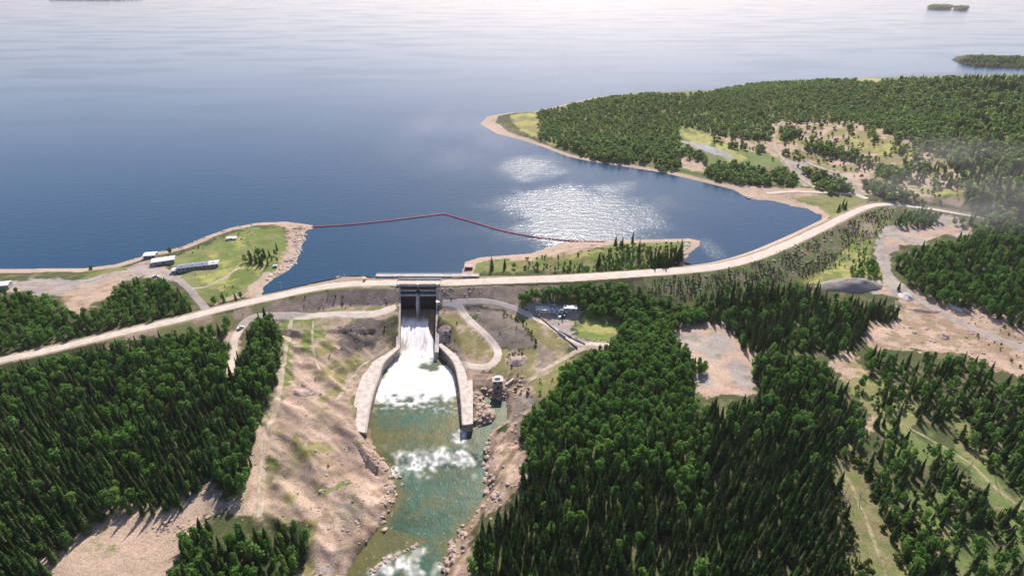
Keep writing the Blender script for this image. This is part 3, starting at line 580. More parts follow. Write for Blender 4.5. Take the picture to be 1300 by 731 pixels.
# ------------------------------------------------------------------ roads
def strip(name, pts, width, m, label, zo=.12, world=False, ends=True, jag=.35, step=2.0):
    w = pts if world else [ground_at(x, y)[:2] for x, y in pts]
    w = smooth(w, 2); P_ = np.array(w); L = np.r_[0, np.cumsum(np.hypot(*np.diff(P_, axis=0).T))]
    n_ = max(2, int(L[-1] / step)); s = np.linspace(0, L[-1], n_)
    x = np.interp(s, L, P_[:, 0]); y = np.interp(s, L, P_[:, 1]); tx = np.gradient(x); ty = np.gradient(y); k = np.hypot(tx, ty) + 1e-9; nx_, ny_ = ty / k, -tx / k
    wd = width if np.ndim(width) else np.full(n_, width)
    if np.ndim(width): wd = np.interp(s / L[-1], np.linspace(0, 1, len(width)), width)
    U = 9; vs = []
    for u in range(U):
        t_ = u / (U - 1) * 2 - 1
        j = jag * (vnoise(s, s * 0 + u // 5 * 50, 5, 300) - .5) * 2 if abs(t_) == 1 else 0
        xx = x + nx_ * (t_ * wd / 2 + j); yy = y + ny_ * (t_ * wd / 2 + j)
        zz = samp(xx, yy) + zo + (-.16 if abs(t_) == 1 else 0) + np.clip((y - 450) / 500, 0, .5)
        vs.append(np.stack([xx, yy, zz], 1))
    V = np.stack(vs, 1).reshape(-1, 3); f = [(i * U + j, i * U + j + 1, (i + 1) * U + j + 1, (i + 1) * U + j) for i in range(n_ - 1) for j in range(U - 1)]
    me = bpy.data.meshes.new(name); me.from_pydata(V.tolist(), [], f)
    bm = bmesh.new(); bm.from_mesh(me)
    for fc in bm.faces:
        if fc.normal.z < 0: fc.normal_flip()
    bm.to_mesh(me); bm.free()
    me.materials.append(m); me.shade_smooth()
    return tag(link(bpy.data.objects.new(name, me)), label, kind='structure')
ci = [i for i, p in enumerate(crest)]
cl = [p for p in crest if p[0] < XL(400) - 1.2]; cr2 = [p for p in crest if p[0] > XR(400) + 1.2]
cl.append((XL(403) - .6, 404.0)); cr2.insert(0, (XR(403) + .6, 404.0))
strip('crest_road', cl, [7, 7, 7.5, 8, 9.5, 9.5], M['gravel'], 'pale gravel road along the dam crest left of the spillway', world=True)
strip('crest_road', cr2, [9, 14, 11, 9, 8, 7.5, 7, 7], M['gravel'], 'pale gravel road along the dam crest right of the spillway', world=True)
strip('branch_road', P('c7', (640, 612), (600, 595), (540, 590), (440, 586), (330, 582), (230, 590)), 6, M['gravel'], 'gravel road branching along the bay shore')
strip('hill_road', P('c7', (632, 600), (592, 550), (540, 515), (480, 500), (400, 470)), 5, M['track'], 'dirt road climbing into the cleared hillside')
strip('shore_track', P('c7', (430, 570), (370, 530), (330, 490), (300, 455), (260, 400), (265, 330), (300, 300)), 4, M['track'], 'dirt track looping up through the clearing')
strip('access_road', P('c8', (670, 220), (655, 250), (680, 310), (730, 370), (800, 420), (900, 475), (1000, 530), (1100, 575), (1218, 615), (1400, 690)), 6.5, M['greyroad'], 'grey gravel road past the heaps on the right')
strip('camp_road', P('c3', (862, 428), (800, 370), (740, 312), (680, 272), (600, 255)), 5.5, M['greyroad'], 'gravel road from the crest road to the white roofed buildings')
strip('shore_road', P('c3', (660, 262), (560, 265), (450, 290), (320, 318), (200, 327), (0, 327), (-300, 330)), 6, M['greyroad'], 'grey gravel road along the left lake shore')
strip('lower_road', P('c4', (925, 78), (800, 78), (700, 77), (550, 78), (400, 84), (250, 86), (170, 92), (110, 130), (70, 200), (60, 290), (50, 380)), [8, 8, 7, 6, 6, 5, 5], M['gravel'], 'lower gravel road at the foot of the dam on the left')
strip('dirt_track', P('c4', (367, 92), (355, 150), (345, 210), (325, 330), (300, 480), (290, 560), (240, 650)) + P('d2', (905, 250), (895, 350), (890, 450), (890, 530)), 3.0, M['track'], 'narrow pale dirt track down the left bank')
strip('dirt_track', P('c4', (478, 110), (472, 200), (482, 300), (512, 365)), 1.6, M['track'], 'faint pale track through the green patch on the left bank')
strip('dirt_track', P('c4', (600, 520), (650, 430), (720, 350), (800, 290), (870, 255)), 2.4, M['track'], 'pale track climbing beside the left training wall')
strip('loop_road', P('c1', (610, 235), (700, 245), (720, 290), (760, 335), (850, 412), (905, 475), (915, 520), (890, 565), (820, 590), (700, 590), (660, 520)), 5.5, M['gravel'], 'gravel road curling round the grassy mound right of the spillway')
strip('yard_road', P('c1', (630, 236), (680, 232), (760, 226), (850, 225), (950, 245), (1060, 285), (1180, 350), (1290, 430)) + P('c5', (650, 640), (790, 640)), 4.5, M['gravel'], 'gravel road from the dam to the parking yard')
strip('ramp_road', P('c5', (700, 640), (640, 665)) + P('d6', (975, 75), (850, 150), (740, 215), (670, 275)), 3.8, M['track'], 'dirt ramp dropping to the pump house')
strip('forest_track', P('d4', (390, 330), (450, 392), (500, 500), (560, 650), (590, 731), (620, 800)), 1.7, M['dull'], 'narrow dirt track through the lower right forest')
strip('forest_track', P('d4', (640, 230), (700, 262), (860, 350), (940, 440), (1041, 512), (1150, 600)), 1.7, M['dull'], 'dirt track along the right hand forest edge')
strip('peninsula_track', P('c3', (1000, 250), (930, 300), (860, 340), (790, 345)), 3, M['track'], 'faint track across the grassy point', jag=.8)

# ------------------------------------------------------------------ spillway
sp = empty('spillway', (-70.6, 400, 4)); tag(sp, 'concrete two bay spillway with dark gates pouring white water', 'spillway')
OFF = Vector((-70.6, 400, 4))
def rel(mb): mb.v = [tuple(Vector(p) - OFF) for p in mb.v]; return mb
def wall_top(Y): return np.interp(Y, [345, 352, 392, 396, 410], [-19.5, -18.5, -3.5, 3.4, 3.4])
def floor_z(Y): return float(np.interp(Y, [340, 346, 352, 358, 364, 372, 380, 388, 396, 410], [-25.6, -25.2, -24.4, -22.6, -20.6, -18.2, -16.2, -14.6, -13, -13]))
for s_, XF in ((-1, XL), (1, XR)):
    mb = MB(); Ys = [344.5, 352, 360, 372, 384, 392, 396, 396.01, 410]
    rows = []
    for Y in Ys:
        xi = XF(Y); xo = xi + s_ * 2.2; zt = float(wall_top(Y)); rows.append([(xi, Y, -29), (xi, Y, zt), (xo, Y, zt), (xo, Y, -29)])
    v = [p for r in rows for p in r]; f = []
    for i in range(len(rows) - 1):
        for j in range(4): f.append((i * 4 + j, i * 4 + (j + 1) % 4, (i + 1) * 4 + (j + 1) % 4, (i + 1) * 4 + j))
    f += [(0, 1, 2, 3), tuple(len(v) - 4 + k for k in range(4))]
    w_ = rel(mb.add(v, f)).build('side_wall', M['concrete'], sp)
    cpm = MB(); v = []; f = []
    Yc = [344.3, 352, 360, 372, 384, 392, 395.8]
    for Y in Yc:
        xi = XF(Y) - s_ * .25; xo = XF(Y) + s_ * 2.5; zt = float(wall_top(Y)) + .02; v += [(xi, Y, zt), (xi, Y, zt + .5), (xo, Y, zt + .5), (xo, Y, zt)]
    for i in range(len(Yc) - 1):
        for j in range(4): f.append((i * 4 + j, i * 4 + (j + 1) % 4, (i + 1) * 4 + (j + 1) % 4, (i + 1) * 4 + j))
    f += [(0, 1, 2, 3), tuple(len(v) - 4 + k for k in range(4))]
    rel(cpm.add(v, f)).build('coping', M['concrete_white'], w_)
    ab = MB(); ab.box((XF(397) + s_ * 2.9, 396.8, .6), (3.4, 3.4, 3.6)); ab.box((XF(397) + s_ * 2.9, 396.8, 2.6), (4.0, 4.0, .4)); rel(ab).build('abutment_block', M['concrete_white'], sp)
xm = -70.75
mb = MB(); prof = [(-1.3, 0), (1.3, 0)]
pier = [(xm - 1.3, 409.5), (xm - 1.3, 396), (xm - 1.0, 388), (xm - .3, 384.5), (xm + .3, 384.5), (xm + 1.0, 388), (xm + 1.3, 396), (xm + 1.3, 409.5), (xm, 411)]
def pz(y): return float(np.interp(y, [384, 390, 396, 397], [-9.5, -5, -1.0, 3.3]))
n_ = len(pier); v = [(x, y, -28) for x, y in pier] + [(x, y, pz(y)) for x, y in pier]
mb.add(v, [(i, (i + 1) % n_, n_ + (i + 1) % n_, n_ + i) for i in range(n_)] + [tuple(range(n_)), tuple(range(n_, 2 * n_))])
rel(mb).build('centre_pier', M['concrete_white'], sp)
# road deck
mb = MB(); mb.box((-70.6, 403.6, 3.75), (32.6, 9.4, .9)); 
for x in (-83, -77, -71, -65, -59): mb.box((x, 403.6, 3.0), (.6, 9.2, .8))
rel(mb).build('road_deck', M['concrete'], sp)
mb = MB(); mb.box((-70.6, 403.6, 4.26), (32.4, 7.6, .1)); rel(mb).build('road_surface', M['gravel'], sp)
for y in (399.2, 408.0):
    mb = MB(); mb.box((-70.6, y, 4.75), (32.8, .45, 1.1)); mb.box((-70.6, y, 5.35), (33.2, .6, .16)); rel(mb).build('parapet', M['concrete_white'], sp)
mb = MB(); mb.box((-70.6, 396.6, 2.2), (28.6, .9, .9)); rel(mb).build('hoist_beam', M['rust'], sp)
for xa, xb in ((XL(396), xm - 1.3), (xm + 1.3, XR(396))):
    xc, w = (xa + xb) / 2, xb - xa
    mb = MB(); mb.box((xc, 395.4, -2.3), (w - .02, 1.1, 1.3)); mb.box((xc, 397.5, .1), (w - .02, .6, 3.2)); rel(mb).build('breast_beam', M['concrete_white'], sp)
    # arched recess plates above the beam
    mb = MB(); K = 10
    for k in range(K):
        t0 = k / K * 2 - 1; t1 = (k + 1) / K * 2 - 1; h = .9 * (((t0 + t1) / 2) ** 2)
        mb.box((xc + (t0 + t1) / 2 * w / 2, 396.3, 1.75 - h / 2), (w / K, .5, h + .15))
    rel(mb).build('arch', M['concrete'], sp)
    # curved gate skin with ribs
    mb = MB(); v = []; f = []
    for k in range(9):
        a = R(-26 + 52 * k / 8); y = 393.4 + (1 - math.cos(a)) * 9; z = -8.6 + math.sin(a) * 13.2
        v += [(xa + .1, y, z), (xb - .1, y, z), (xb - .1, y + .5, z), (xa + .1, y + .5, z)]
    for i in range(8):
        for j in range(4): f.append((i * 4 + j, i * 4 + (j + 1) % 4, (i + 1) * 4 + (j + 1) % 4, (i + 1) * 4 + j))
    f += [(0, 1, 2, 3), (32, 33, 34, 35)]; g = rel(mb.add(v, f)).build('gate', M['steel'], sp)
    mb = MB()
    for z in (-12, -9, -6): mb.box((xc, 393.1, z), (w - .4, .45, .35))
    for q in (.2, .5, .8): mb.box((xa + w * q, 393.15, -8.6), (.3, .35, 9.5))
    rel(mb).build('gate_rib', M['steel'], g)
mb = MB(); mb.box((XR(386) + 1.2, 386, -3.6), (2.2, 2.6, 2.6)); mb.box((XR(386) + 1.2, 386, -2.2), (2.6, 3.0, .2)); rel(mb).build('control_kiosk', M['white'], sp)
for x in (XL(400) - 1.0, xm, XR(400) + 1.0):
    mb = MB(); mb.box((x, 398.0, 4.9), (1.2, 1.2, 1.6)); mb.box((x, 398.0, 5.8), (1.5, 1.5, .2)); rel(mb).build('hoist_housing', M['wallwhite'], sp)
# chute floor with its orange brown stain, darker along the right edge
us = np.linspace(0, 1, 34); ysf = np.linspace(343, 398, 90); UU, YY = np.meshgrid(us, ysf)
XX = XL(YY) + (XR(YY) - XL(YY)) * UU; ZZ = np.vectorize(floor_z)(YY) + (fbm(XX, YY, 3, 402) - .5) * .1
st = ss(.70, .76, UU) * (1 - ss(.86, .92, UU)) * (.35 + .65 * ss(.35, .6, fbm(XX * 2, YY * .12, 1.5, 407))); cc = np.array((.30, .26, .22)) * (1 - st[..., None]) + np.array((.34, .19, .09)) * st[..., None]
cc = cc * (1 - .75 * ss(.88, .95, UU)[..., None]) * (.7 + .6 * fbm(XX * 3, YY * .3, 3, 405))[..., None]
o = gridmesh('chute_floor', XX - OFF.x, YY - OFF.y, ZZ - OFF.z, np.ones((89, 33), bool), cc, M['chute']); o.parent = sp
# falling water
m, n, l, b, noise, rng_, math_, tc = water_mat('white_water', None, .1, 1)
at = n.new('ShaderNodeAttribute'); at.attribute_name = 'col'; l.new(at.outputs[0], b.inputs['Base Color']); b.inputs['Roughness'].default_value = .7
bp = n.new('ShaderNodeBump'); bp.inputs['Distance'].default_value = .6; bp.inputs['Strength'].default_value = .7
l.new(noise(1.6, (1, .12, .12), 5), bp.inputs['Height']); l.new(bp.outputs[0], b.inputs['Normal']); M['whitewater'] = m
us = np.linspace(0.01, .99, 90); ysf = np.linspace(345.5, 393.3, 140); UU, YY = np.meshgrid(us, ysf)
XX = XL(YY) + (XR(YY) - XL(YY)) * UU; T = (393.3 - YY) / (393.3 - 345.5)
fil = fbm(XX * 1.0, YY * .08, 1.3, 420); fil2 = fbm(XX, YY * .15, 3.5, 425)
ub = .76 + .26 * ss(.35, .9, T) + (fil2 - .5) * .10
gap = (np.abs(UU - .5) < .055 * (1 - ss(.1, .35, T))) 
cov = (UU < ub) & ~gap
th = .5 + .9 * T + (fil - .5) * 1.6 * (.3 + T) + (fil2 - .5) * 1.2
ZZ = np.vectorize(floor_z)(YY) + np.maximum(th, .15)
wh = np.clip(ss(.12, .34, T + (fil2 - .5) * .25) * (.70 + .5 * fil), .03, 1)
thin = ss(.55, .7, fil2) * (1 - ss(.75, .95, T)) * .45 + ss(.0, .28, .3 - UU) * ss(.5, .9, T) * .25
wh = np.clip(wh - thin, .04, 1)
cc = np.array((.20, .135, .08)) * (1 - wh[..., None]) + np.array((.88, .87, .86)) * wh[..., None]
tag(gridmesh('spillway_water', XX, YY, ZZ, cov[:-1, :-1], cc, M['whitewater']), 'white water streaming down the spillway chute', kind='structure')
# ------------------------------------------------------------------ training walls beside the basin
def train_wall(inner, outer, ztop, label, side):
    I = smooth([unproj(x, y, z) + (z,) for (x, y), z in zip(inner, ztop)], 2); O = smooth([unproj(x, y, z) + (z,) for (x, y), z in zip(outer, ztop)], 2)
    c = I[len(I) // 2]; root = empty('training_wall', (c[0], c[1], -26)); tag(root, label, 'wall')
    off = Vector((c[0], c[1], -26)); n_ = len(I)
    def sh(mb): mb.v = [tuple(Vector(p) - off) for p in mb.v]; return mb
    def lerp(a, b_, t): return tuple(a[k] * (1 - t) + b_[k] * t for k in range(3))
    mb = MB(); v = []; f = []
    for a, b_ in zip(I, O): v += [(a[0], a[1], -28), (a[0], a[1], a[2]), (b_[0], b_[1], b_[2]), (b_[0], b_[1], -28)]
    for i in range(n_ - 1):
        for j in range(4): f.append((i * 4 + j, i * 4 + (j + 1) % 4, (i + 1) * 4 + (j + 1) % 4, (i + 1) * 4 + j))
    f += [(0, 1, 2, 3), tuple(len(v) - 4 + k for k in range(4))]; sh(mb.add(v, f)).build('wall_face', M['concrete_shade'], root)
    for nm, t0, t1, z0, z1, m in (('wall_top', 0, 1, .02, .3, M['concrete_white']), ('edge_kerb', -.02, .1, .3, .95, M['concrete'])):
        mb = MB(); v = []; f = []
        for a, b_ in zip(I, O):
            wd = math.dist(a[:2], b_[:2])
            if nm == 'edge_kerb': p, q = lerp(a, b_, -.1 / wd), lerp(a, b_, .7 / wd)
            else: p, q = lerp(a, b_, -.3 / wd), lerp(a, b_, 1 + .2 / wd)
            v += [(p[0], p[1], p[2] + z0), (p[0], p[1], p[2] + z1), (q[0], q[1], q[2] + z1), (q[0], q[1], q[2] + z0)]
        for i in range(n_ - 1):
            for j in range(4): f.append((i * 4 + j, i * 4 + (j + 1) % 4, (i + 1) * 4 + (j + 1) % 4, (i + 1) * 4 + j))
        f += [(0, 1, 2, 3), tuple(len(v) - 4 + k for k in range(4))]; sh(mb.add(v, f)).build(nm, m, root)
zt = [-18.8, -18.6, -18.4, -18.3, -18.3, -18.4, -18.6]
train_wall([(508, 443), (497, 452), (486, 463), (482, 478), (474, 500), (469, 522), (465, 550)], [(503, 441), (491, 449), (472, 460), (460, 476), (451, 505), (448, 525), (446, 546)], zt, 'pale concrete training wall curving along the left of the foaming basin', -1)
train_wall([(555, 438), (566, 449), (577, 462), (581, 480), (584, 500), (586, 520), (587, 540)], [(560, 436), (574, 447), (590, 459), (599, 474), (600, 500), (600, 520), (600, 538)], zt, 'pale concrete training wall along the right of the foaming basin', 1)

# ------------------------------------------------------------------ service bridge upstream of the gates
br = empty('service_bridge', (-65.4, 414, 0)); tag(br, 'long white service bridge on piers upstream of the spillway gates', 'bridge')
mb = MB(); mb.box((0, 0, 5.0), (80, 3.6, .7)); mb.build('deck', M['concrete_white'], br)
for y in (-1.7, 1.7):
    mb = MB()
    for k in range(41): mb.box((-39.9 + 1.995 * k, y, 5.9), (.08, .08, 1.1))
    mb.box((0, y, 6.45), (80, .09, .09)); mb.box((0, y, 5.95), (80, .05, .05)); mb.build('railing', M['white'], br)
for x in (-39, -27, -18.6, -5.2, 8.2, 17, 28, 39):
    mb = MB(); mb.box((x, 0, 1.2), (1.2, 3.2, 6.8)); mb.box((x, 0, 4.4), (2.0, 3.4, .5)); mb.build('pier', M['concrete'], br)

# ------------------------------------------------------------------ red boom on the lake
bpx = [(396, 288.5), (440, 286), (480, 282), (522, 277), (563, 271.8), (600, 282), (640, 294.5), (690, 303), (730, 306.8), (768, 307.2)]
sec = [bpx[:5], bpx[4:8], bpx[7:]]
bx0 = unproj(563, 271.8); root = empty('debris_boom', (bx0[0], bx0[1], 0)); tag(root, 'long red floating debris boom strung across the bay', 'boom')
for q in sec:
    w = smooth([unproj(x, y) for x, y in q], 2 if q is not sec[0] else 1); P_ = np.array(w); L = np.r_[0, np.cumsum(np.hypot(*np.diff(P_, axis=0).T))]
    mb = MB(); s = 0
    while s + .8 < L[-1]:
        a = (np.interp(s, L, P_[:, 0]) - bx0[0], np.interp(s, L, P_[:, 1]) - bx0[1], .25); e = (np.interp(min(s + 3.2, L[-1]), L, P_[:, 0]) - bx0[0], np.interp(min(s + 3.2, L[-1]), L, P_[:, 1]) - bx0[1], .25)
        mb.cyl(a, e, .75, 8); s += 3.6
    tag(mb.build('boom_section', M['boom'], root), None, None)

BLD = []
# ------------------------------------------------------------------ buildings
def building(name, px, py, rz, L, Wd, h, roofh, wallm, roofm, label, cat='building', nwin=3, seg=1, z=None):
    x, y, z0 = ground_at(px, py); z0 = z0 + .05; BLD.append((x, y, L))
    r = empty(name, (x, y, z0), rz); tag(r, label, cat)
    mb = MB(); mb.box((0, 0, h / 2 - .4), (L, Wd, h + .8)); 
    wl_ = mb.build('wall', wallm, r)
    ls = L / seg
    for k in range(seg):
        x0 = -L / 2 + k * ls - (.4 if k == 0 else -.06); x1 = -L / 2 + (k + 1) * ls + (.4 if k == seg - 1 else -.06)
        mb = MB(); ov = .5; e = h - .02 + (k % 2) * .12
        mb.prism([(-Wd / 2 - ov, e), (0, e + roofh), (Wd / 2 + ov, e), (Wd / 2 + ov, e + .2), (0, e + roofh + .22), (-Wd / 2 - ov, e + .2)], x0, x1); rf = mb.build('roof', roofm[k % len(roofm)], r)
        if seg > 1: mb = MB(); mb.box(((x0 + x1) / 2, -.8, e + roofh + .3), (.8, .8, .8)); mb.build('roof_vent', M['white'], rf)
    for k in range(nwin):
        xx = -L / 2 + L * (k + .5) / nwin
        for s in (-1, 1):
            if s == -1 and k == nwin // 2: continue
            mb = MB(); mb.box((xx, s * (Wd / 2 + .02), h * .58), (1.3, .1, 1.0)); w = mb.build('window', M['glass'], r)
    xx = -L / 2 + L * (nwin // 2 + .5) / nwin
    mb = MB(); mb.box((xx, -Wd / 2 - .03, 1.05), (1.1, .1, 2.1)); mb.build('door', M['rust'], r)
    return r
building('lakeside_building', *P('d5', (295, 385))[0], R(22), 16.5, 7.5, 2.8, .8, M['wallgrey'], [M['white']], 'low building with a bright white roof by the shore road, larger of the two touching')
building('lakeside_building', *P('d5', (195, 345))[0], R(10), 9, 7, 3, .7, M['wallgrey'], [M['white']], 'small white roofed building at the water edge, left of the larger one')
building('camp_building', *P('d5', (565, 425))[0], R(17), 30, 7, 2.8, .8, M['wallgrey'], [M['bluegrey'], M['bluegrey'], M['bluegrey'], M['wallwhite']], 'long low blue grey building in joined sections on the grass', nwin=10, seg=4)
building('annex_shed', *P('d5', (405, 460))[0], R(12), 8, 5, 2.6, .6, M['wallgrey'], [M['wallwhite']], 'small grey shed off the left end of the long building', 'shed', nwin=1)
building('flat_shed', *P('d5', (820, 205))[0], R(5), 8, 4, 1.5, .4, M['wallwhite'], [M['white']], 'small white roofed shed alone on the grass near the lake', 'shed', nwin=1)
building('lakeside_hut', *P('c3', (5, 343))[0], R(15), 13, 7, 3.2, .8, M['wallgrey'], [M['white']], 'white roofed hut beside the trees at the far left', 'hut', nwin=2)
building('small_hut', *P('c3', (1137, 256))[0], R(10), 2.6, 2, 1.3, .3, M['wallwhite'], [M['white']], 'tiny white hut at the rocky edge of the grassy point', 'hut', nwin=1)
building('workshop', *P('c5', (478, 462))[0], R(-3), 20, 5.5, 1.5, .4, M['wallwhite'], [M['wallwhite'], M['bluegrey']], 'long pale roofed workshop at the edge of the parking yard below the trees', nwin=6, seg=2)
building('storage_hut', *P('c5', (585, 462))[0], R(-3), 9, 4.5, 2.8, .4, M['wallgrey'], [M['white']], 'short white storage hut right of the long workshop', 'hut', nwin=2)
building('gate_hut', *P('c5', (62, 248))[0], R(-3), 6, 3.5, 2.2, .4, M['rust'], [M['wood']], 'small brown hut on the shore right of the service bridge', 'hut', nwin=1)
# pump house
x, y, z0 = ground_at(632, 491); r = empty('pump_house', (x, y, z0), R(4)); tag(r, 'tall narrow concrete pump house with white roof beside the side pool', 'pump house')
mb = MB(); mb.box((0, 0, 2.4), (6, 4.5, 6.8)); mb.build('wall', M['concrete_shade'], r)
mb = MB(); mb.box((0, 0, 6.0), (7, 5.4, .45)); rf = mb.build('roof', M['concrete_white'], r)
mb = MB(); mb.box((0, .8, 6.9), (3.2, 2, 1.3)); mb.build('roof_housing', M['white'], rf)
mb = MB(); mb.box((0, -2.9, 3.2), (6.6, 1.2, .25)); mb.box((-3.1, -3.4, 1.5), (.3, .3, 3.4)); mb.box((3.1, -3.4, 1.5), (.3, .3, 3.4)); mb.build('balcony', M['concrete'], r)
for a in (-1.6, 1.6): mb = MB(); mb.box((a, -2.28, 4.6), (1.3, .1, 1.2)); mb.build('window', M['glass'], r)
mb = MB(); mb.box((0, -2.29, 1.3), (1.6, .1, 2.6)); mb.build('door', M['steel'], r)
# long retaining walls by the yard
def low_wall(pts, h, w, m, label, nm='retaining_wall', panels=True):
    W_ = [ground_at(x, y) for x, y in pts]; x0, y0, z0 = W_[0]; root = empty(nm, (x0, y0, z0)); tag(root, label, 'wall')
    for i in range(len(W_) - 1):
        a, b_ = np.array(W_[i]), np.array(W_[i + 1]); L = np.hypot(*(b_ - a)[:2]); k = max(1, int(L / 7))
        for j in range(k):
            p = a + (b_ - a) * j / k; q = a + (b_ - a) * (j + .985) / k; zm = H((p[0] + q[0]) / 2, (p[1] + q[1]) / 2); an = math.atan2(q[1] - p[1], q[0] - p[0])
            mb = MB(); mb.box(((p[0] + q[0]) / 2 - x0, (p[1] + q[1]) / 2 - y0, zm - z0 + h / 2 - .6), (math.hypot(q[0] - p[0], q[1] - p[1]), w, h + 1.2), an); mb.build('wall_panel', m, root)
low_wall(P('c5', (365, 455), (430, 500), (500, 560), (560, 610), (622, 662)), 1.1, .6, M['concrete_shade'], 'dark low retaining wall running diagonally below the parking yard')
low_wall(P('c5', (525, 568), (590, 605), (662, 638)), .9, .6, M['concrete_shade'], 'shorter dark retaining wall on the yard side of the long one')
low_wall(P('d6', (500, 300), (560, 245)), 1.6, 1.2, M['concrete_white'], 'pale slanting concrete wall right of the pump house')

# ------------------------------------------------------------------ vehicles
def vehicle(kind, px, py, rz, paint, label):
    x, y, z0 = ground_at(px, py); r = empty(kind, (x, y, z0 + .1), rz); tag(r, label, 'car' if kind == 'parked_car' else 'pickup')
    body = [(-2.3, .35), (2.3, .35), (2.35, .75), (2.2, .95), (1.0, 1.05), (-2.25, 1.08), (-2.35, .7)]
    mb = MB(); mb.prism(body, -.92, .92, 'y'); mb.build('body', paint, r)
    cab = [(-1.9, 1.04), (1.0, 1.04), (.35, 1.55), (-1.6, 1.58)] if kind == 'parked_car' else [(-.6, 1.04), (1.2, 1.04), (.7, 1.7), (-.4, 1.72)]
    mb = MB(); mb.prism(cab, -.8, .8, 'y'); mb.build('cabin', M['glass'], r)
    x0, x1 = (cab[3][0], cab[2][0]); mb = MB(); mb.box(((x0 + x1) / 2, 0, 1.62 if kind == 'parked_car' else 1.76), (x1 - x0 + .15, 1.6, .08)); mb.build('roof', paint, r)
    for a in (-1.4, 1.45):
        for s in (-.85, .85): mb = MB(); mb.cyl((a, s - .12, .36), (a, s + .12, .36), .36, 12); mb.build('wheel', M['rubber'], r)
    return r
paintw = mat('white_car_paint', (.75, .75, .75), .3, 0, var=.02, bump=0, spec=.5); paintr = mat('dark_red_car_paint', (.2, .03, .03), .3, 0, var=.02, bump=0, spec=.5); paintb = mat('dark_blue_car_paint', (.04, .06, .12), .3, var=.02, bump=0, spec=.5)
vehicle('parked_car', *P('c5', (522, 478))[0], R(70), paintw, 'white car nearest the workshop, leftmost in the parking yard')
vehicle('parked_car', *P('c5', (545, 474))[0], R(75), paintw, 'white car second from the left in the parking yard')
vehicle('pickup', *P('c5', (566, 470))[0], R(80), paintw, 'white pickup in the middle of the parking yard')
vehicle('parked_car', *P('c5', (533, 500))[0], R(60), paintw, 'white car parked nearest the camera in the yard')
vehicle('parked_car', *P('c5', (556, 494))[0], R(65), paintb, 'dark blue car between white ones in the front of the yard')
vehicle('pickup', *P('c4', (104, 150))[0], R(40), paintw, 'white pickup beside the trees on the lower left road')
vehicle('pickup', *P('d5', (230, 497))[0], R(5), paintw, 'white pickup by the trees below the lakeside buildings')
# small boat at the far shore and floating dock
def boat(px, py, rz, L, label):
    x, y = unproj(px, py, .1); r = empty('small_boat', (x, y, .1), rz); tag(r, label, 'boat')
    sec_ = [(-.5, .32), (-.3, .40), (0, .42), (.3, .28), (.5, .02)]; mb = MB(); v = []; f = []
    for t, w in sec_: v += [(t * L, -w * L * .35, .55), (t * L, -w * L * .2, -.25), (t * L, w * L * .2, -.25), (t * L, w * L * .35, .55)]
    for i in range(4):
        for j in range(3): f.append((i * 4 + j, i * 4 + j + 1, (i + 1) * 4 + j + 1, (i + 1) * 4 + j))
    f += [(0, 1, 2, 3), (16, 17, 18, 19)]; mb.add(v, f).build('hull', M['white'], r)
    mb = MB(); mb.box((-.05 * L, 0, .75), (L * .3, L * .22, .8), 0, .85); mb.build('cabin', M['wallwhite'], r)
boat(*P('c6', (716, 500))[0], R(-10), 8, 'small white boat moored at the wooded shore across the bay')
x, y = unproj(958, 250.5, 0); r = empty('floating_dock', (x, y, 0), R(24)); tag(r, 'pale floating dock of two long pontoons off the sandy corner of the bay', 'dock')
for k, (a, b_) in enumerate(((0, 0), (1.5, 4.2))):
    mb = MB(); mb.box((a, b_, .45), (20, 1.8, .7)); p = mb.build('pontoon', M['wood'], r)
# poles
def pole(px, py, h, label):
    x, y, z = ground_at(px, py); r = empty('utility_pole', (x, y, z)); tag(r, label, 'pole')
    mb = MB(); mb.cyl((0, 0, -.5), (0, 0, h), .16, 8, .1); mb.build('mast', M['wood'], r); mb = MB(); mb.box((0, 0, h - .7), (2, .14, .14)); mb.build('crossarm', M['wood'], r)
pole(616, 353.5, 8, 'pale utility pole on the crest at the right end of the service bridge')
pole(358, 369, 8, 'utility pole beside the crest road by the narrow inlet')
pole(1236, 274, 10, 'utility pole beside the road at the right foot of the hill')
pole(1163, 372, 9, 'utility pole beside the grey road near the heaps')
x, y, z = ground_at(463, 356); r = empty('utility_box', (x, y, z)); tag(r, 'small yellow utility box on the crest left of the service bridge', 'box')
yel = mat('yellow_paint', (.6, .42, .08), .5, bump=.05); mb = MB(); mb.box((0, 0, 1), (2, 1.6, 2)); mb.build('body', yel, r); mb = MB(); mb.box((0, 0, 2.08), (2.3, 1.9, .18)); mb.build('lid', M['wallwhite'], r)

# ------------------------------------------------------------------ heaps and boulders
def rockmesh(seed, m, sub=2, flat=.7):
    bm = bmesh.new(); bmesh.ops.create_icosphere(bm, subdivisions=sub, radius=1); rr = random.Random(seed)
    off = Vector((rr.uniform(0, 99), rr.uniform(0, 99), rr.uniform(0, 99)))
    from mathutils import noise as mn
    for v in bm.verts:
        k = 1 + .45 * mn.noise(v.co * 1.1 + off) + .2 * mn.noise(v.co * 2.7 + off); v.co *= k; v.co.z *= flat
        for _ in range(1): v.co.x = round(v.co.x * 3.2) / 3.2 * .5 + v.co.x * .5
    me = bpy.data.meshes.new('boulder'); bm.to_mesh(me); bm.free(); me.materials.append(m); return me
RK = {k: [rockmesh(i * 7 + j, M[k]) for i in range(4)] for j, k in enumerate(('rock', 'greyrock', 'whiterock'))}
def boulder(x, y, s, k, label, group, cat='boulder', dz=.1):
    o = bpy.data.objects.new('boulder', random.choice(RK[k])); o.location = (x, y, H(x, y) + s * dz); o.scale = (s * random.uniform(.8, 1.3), s * random.uniform(.8, 1.2), s * random.uniform(.6, 1)); o.rotation_euler = (random.uniform(-.3, .3), random.uniform(-.3, .3), random.uniform(0, 6))
    tag(link(o), label, cat, group); return o
